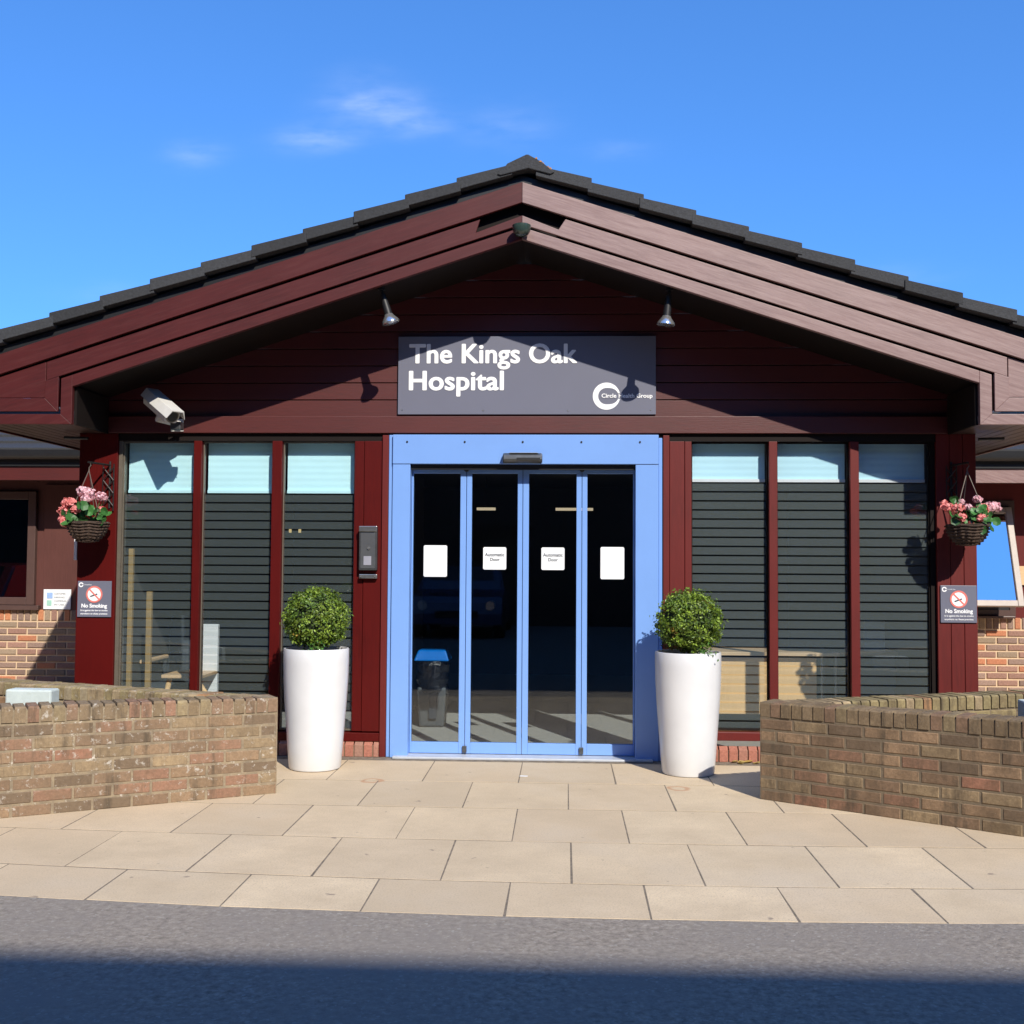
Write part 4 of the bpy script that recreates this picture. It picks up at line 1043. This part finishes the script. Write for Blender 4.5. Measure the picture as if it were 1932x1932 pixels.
ct = thing('coffee_table', 'small oak table with splayed leg behind the second left window', 'table', (-2.75, .7, 0))
B(-3.05, -2.70, .55, 1.0, .52, .55).build('top', 'oak_x', ct, bevel=.006)
MB().tube([(-2.78, .62, .52), (-2.52, .55, .18)], .022, 10).build('leg', 'oak', ct); MB().tube([(-3.0, .62, .52), (-3.08, .58, 0)], .022, 10).build('leg', 'oak', ct); MB().tube([(-2.85, .95, .52), (-2.85, 1.0, 0)], .022, 10).build('leg', 'oak', ct)
scn = thing('slatted_screen', 'pair of upright oak slats behind the leftmost window', 'screen', (-3.26, .6, 0))
B(-3.36, -3.32, .58, .62, 0, 1.60).build('slat', 'slat', scn, bevel=.004); B(-3.20, -3.155, .58, .62, 0, 1.24).build('slat', 'slat', scn, bevel=.004)
B(-3.36, -3.155, .621, .65, .02, .10).build('foot_rail', 'oak', scn)
tag(B(-2.86, -2.70, .95, 1.0, 0, .95).build('white_panel', 'white', bevel=.006), 'white upright panel behind the second left window', 'panel')
for x, lb in ((-.62, 'dim strip lamp seen through the two left door leaves'), (.42, 'dim strip lamp seen through the two right door leaves')):
    t = thing('strip_lamp', lb, 'lamp', (x, 4.5, 2.52), 'strip lamps in the lobby')
    wd = .11 if x < 0 else .22
    B(x-wd, x+wd, 4.48, 4.54, 2.12, 2.15).build('tube', 'tube', t); MB().tube([(x, 4.51, 2.15), (x, 4.51, 2.52)], .004, 6).build('wire', 'black', t)
for x in (-2.83, -2.72):
    tag(MB().tube([(x, 4.0, 1.83), (x, 4.0, 1.87)], .016, 10).build('wall_bulb', 'spot'), 'left yellow light seen behind the second left window' if x < -2.8 else 'right yellow light seen behind the second left window', 'lamp', 'small yellow lights')

rnd = random.Random(21)
for k, (x, y) in enumerate(((1.60, -.085), (1.655, -.10), (1.70, -.075), (1.76, -.115), (1.64, -.135))):
    lf = MB(); a = rnd.uniform(0, 6); r = rnd.uniform(.022, .034)
    pts = [(x+r*q*math.cos(a+t), y+r*q*math.sin(a+t), .008+rnd.uniform(0, .012)) for t, q in ((0, 1.3), (.7, .8), (1.9, .75), (3.1, 1.1), (4.3, .75), (5.5, .85))]
    cv = (x, y, .004); b = len(lf.v); lf.v += [cv]+pts
    c = rnd.choice([(.42, .27, .07), (.33, .18, .06), (.48, .36, .12)])
    for i in range(6): lf.face([0, 1+i, 1+(i+1) % 6], c)
    tag(lf.build('fallen_leaf', 'leaf'), 'dry fallen leaf lying against the brick plinth right of the doors', 'leaf', 'fallen leaves by the plinth')
pc = MB(); pc.hexa([(.00, -.765, .0027), (.055, -.77, .0027), (.058, -.745, .0027), (.004, -.74, .0027), (.00, -.765, .005), (.055, -.77, .005), (.058, -.745, .005), (.004, -.74, .005)])
tag(pc.build('paper_scrap', 'white'), 'tiny white paper scrap on the paving in front of the doors', 'litter')
# ------------------------------------------------------------------ the street behind the viewer (seen in reflections, throws the foreground shade)
ob = thing('opposite_building', 'tall dark brick building across the road, seen only in reflections', 'building', (0, -18, 0))
hb = (18-4.43)*math.tan(R(38))/abs(Vector((SUN.x, SUN.y)).normalized().y)
MB().prism_x([(-18.0, 0), (-18.0, hb-.25), (-18.0, hb), (-21, hb), (-28, 0)][::-1], -34, 34).build('wall', plain('dark_brick_wall', (.09, .06, .05), .9), ob)
wm_ = MB()
for k in range(16):
    for z in (1, 4.2, 7.4): wm_.box(-30+k*4, -28.4+k*4, -18.0, -17.97, z, z+1.4)
wm_.build('window_glass', 'car_glass', ob)['kind'] = 'stuff'
for sx_, lb in ((-1, 'unseen dark block added left of the forecourt to shut out sky light'), (1, 'unseen dark block added right of the forecourt to shut out sky light')):
    sb = thing('sky_blocker', lb, 'building', (sx_*18, -9, 0))  # unseen blocks added at both sides to cut the sky's fill light
    y0, y1 = (-30, 1.5) if sx_ < 0 else (-7, 1.5)
    x0, x1 = sorted((sx_*14, sx_*22)); B(x0, x1, y0, y1, 0, 15.0).build('wall', 'inner_wall', sb)
    for k in range(3):
        xx = sx_*13.98; B(*sorted((xx, sx_*14.02)), -6+k*2.6, -4.6+k*2.6, 1.0, 2.4).build('window', 'car_glass', sb)
def car(lbl, paint, x, y, rz):
    t = thing('parked_car', lbl, 'car', (0, 0, 0))
    W2 = .9
    prof = [(2.1, .28), (2.15, .5), (2.1, .68), (1.95, .80), (1.15, .93), (.55, 1.38), (-.9, 1.42), (-1.7, 1.05), (-2.05, .95), (-2.12, .5), (-2.05, .28)]
    b = MB(); n = len(prof)
    for w_, k in ((-W2, .0), (-W2*.98, .02), (W2*.98, .02), (W2, 0)): pass
    secs = [(-.90, 0), (-.82, .03), (.82, .03), (.90, 0)]
    for xx, inf in secs:
        for (py, pz) in prof:
            tuck = .16*max(0, (pz-.93))/.5; b.v.append((xx*(1-tuck), -py, pz+inf*(1 if pz > .6 else 0)))
    for s_ in range(3):
        for i in range(n):
            j = (i+1) % n; b.face([s_*n+i, s_*n+j, (s_+1)*n+j, (s_+1)*n+i])
    b.face(range(n)); b.face([3*n+i for i in reversed(range(n))])
    b.build('body', paint, t, bevel=.03)
    gl = MB(); gl.hexa([(-.70, -1.12, .975), (.70, -1.12, .975), (.70, -1.10, .985), (-.70, -1.10, .985), (-.60, -.60, 1.385), (.60, -.60, 1.385), (.60, -.58, 1.40), (-.60, -.58, 1.40)])
    gl.build('windscreen', 'car_glass', t)
    for sx_ in (-1, 1):
        MB().tube([(sx_*.68, -2.04, .66), (sx_*.66, -2.16, .66)], [.11, .09], 14).build('headlight', 'car_lens', t)
        for yy in (-1.35, 1.3): MB().tube([(sx_*.70, yy, .32), (sx_*.91, yy, .32)], .32, 22).build('wheel', 'tyre', t)
    B(-.42, .42, -2.165, -2.13, .42, .56).build('grille', 'black', t, bevel=.01)
    t.location = (x, y, 0); t.rotation_euler = (0, 0, rz)
    return t
car('dark blue car parked across the road, seen only in the door glass', 'car_blue', -1.8, -15.2, math.pi)
car('red car parked on the forecourt, seen only in the left wing window', 'car_red', -8.8, -1.6, math.pi)
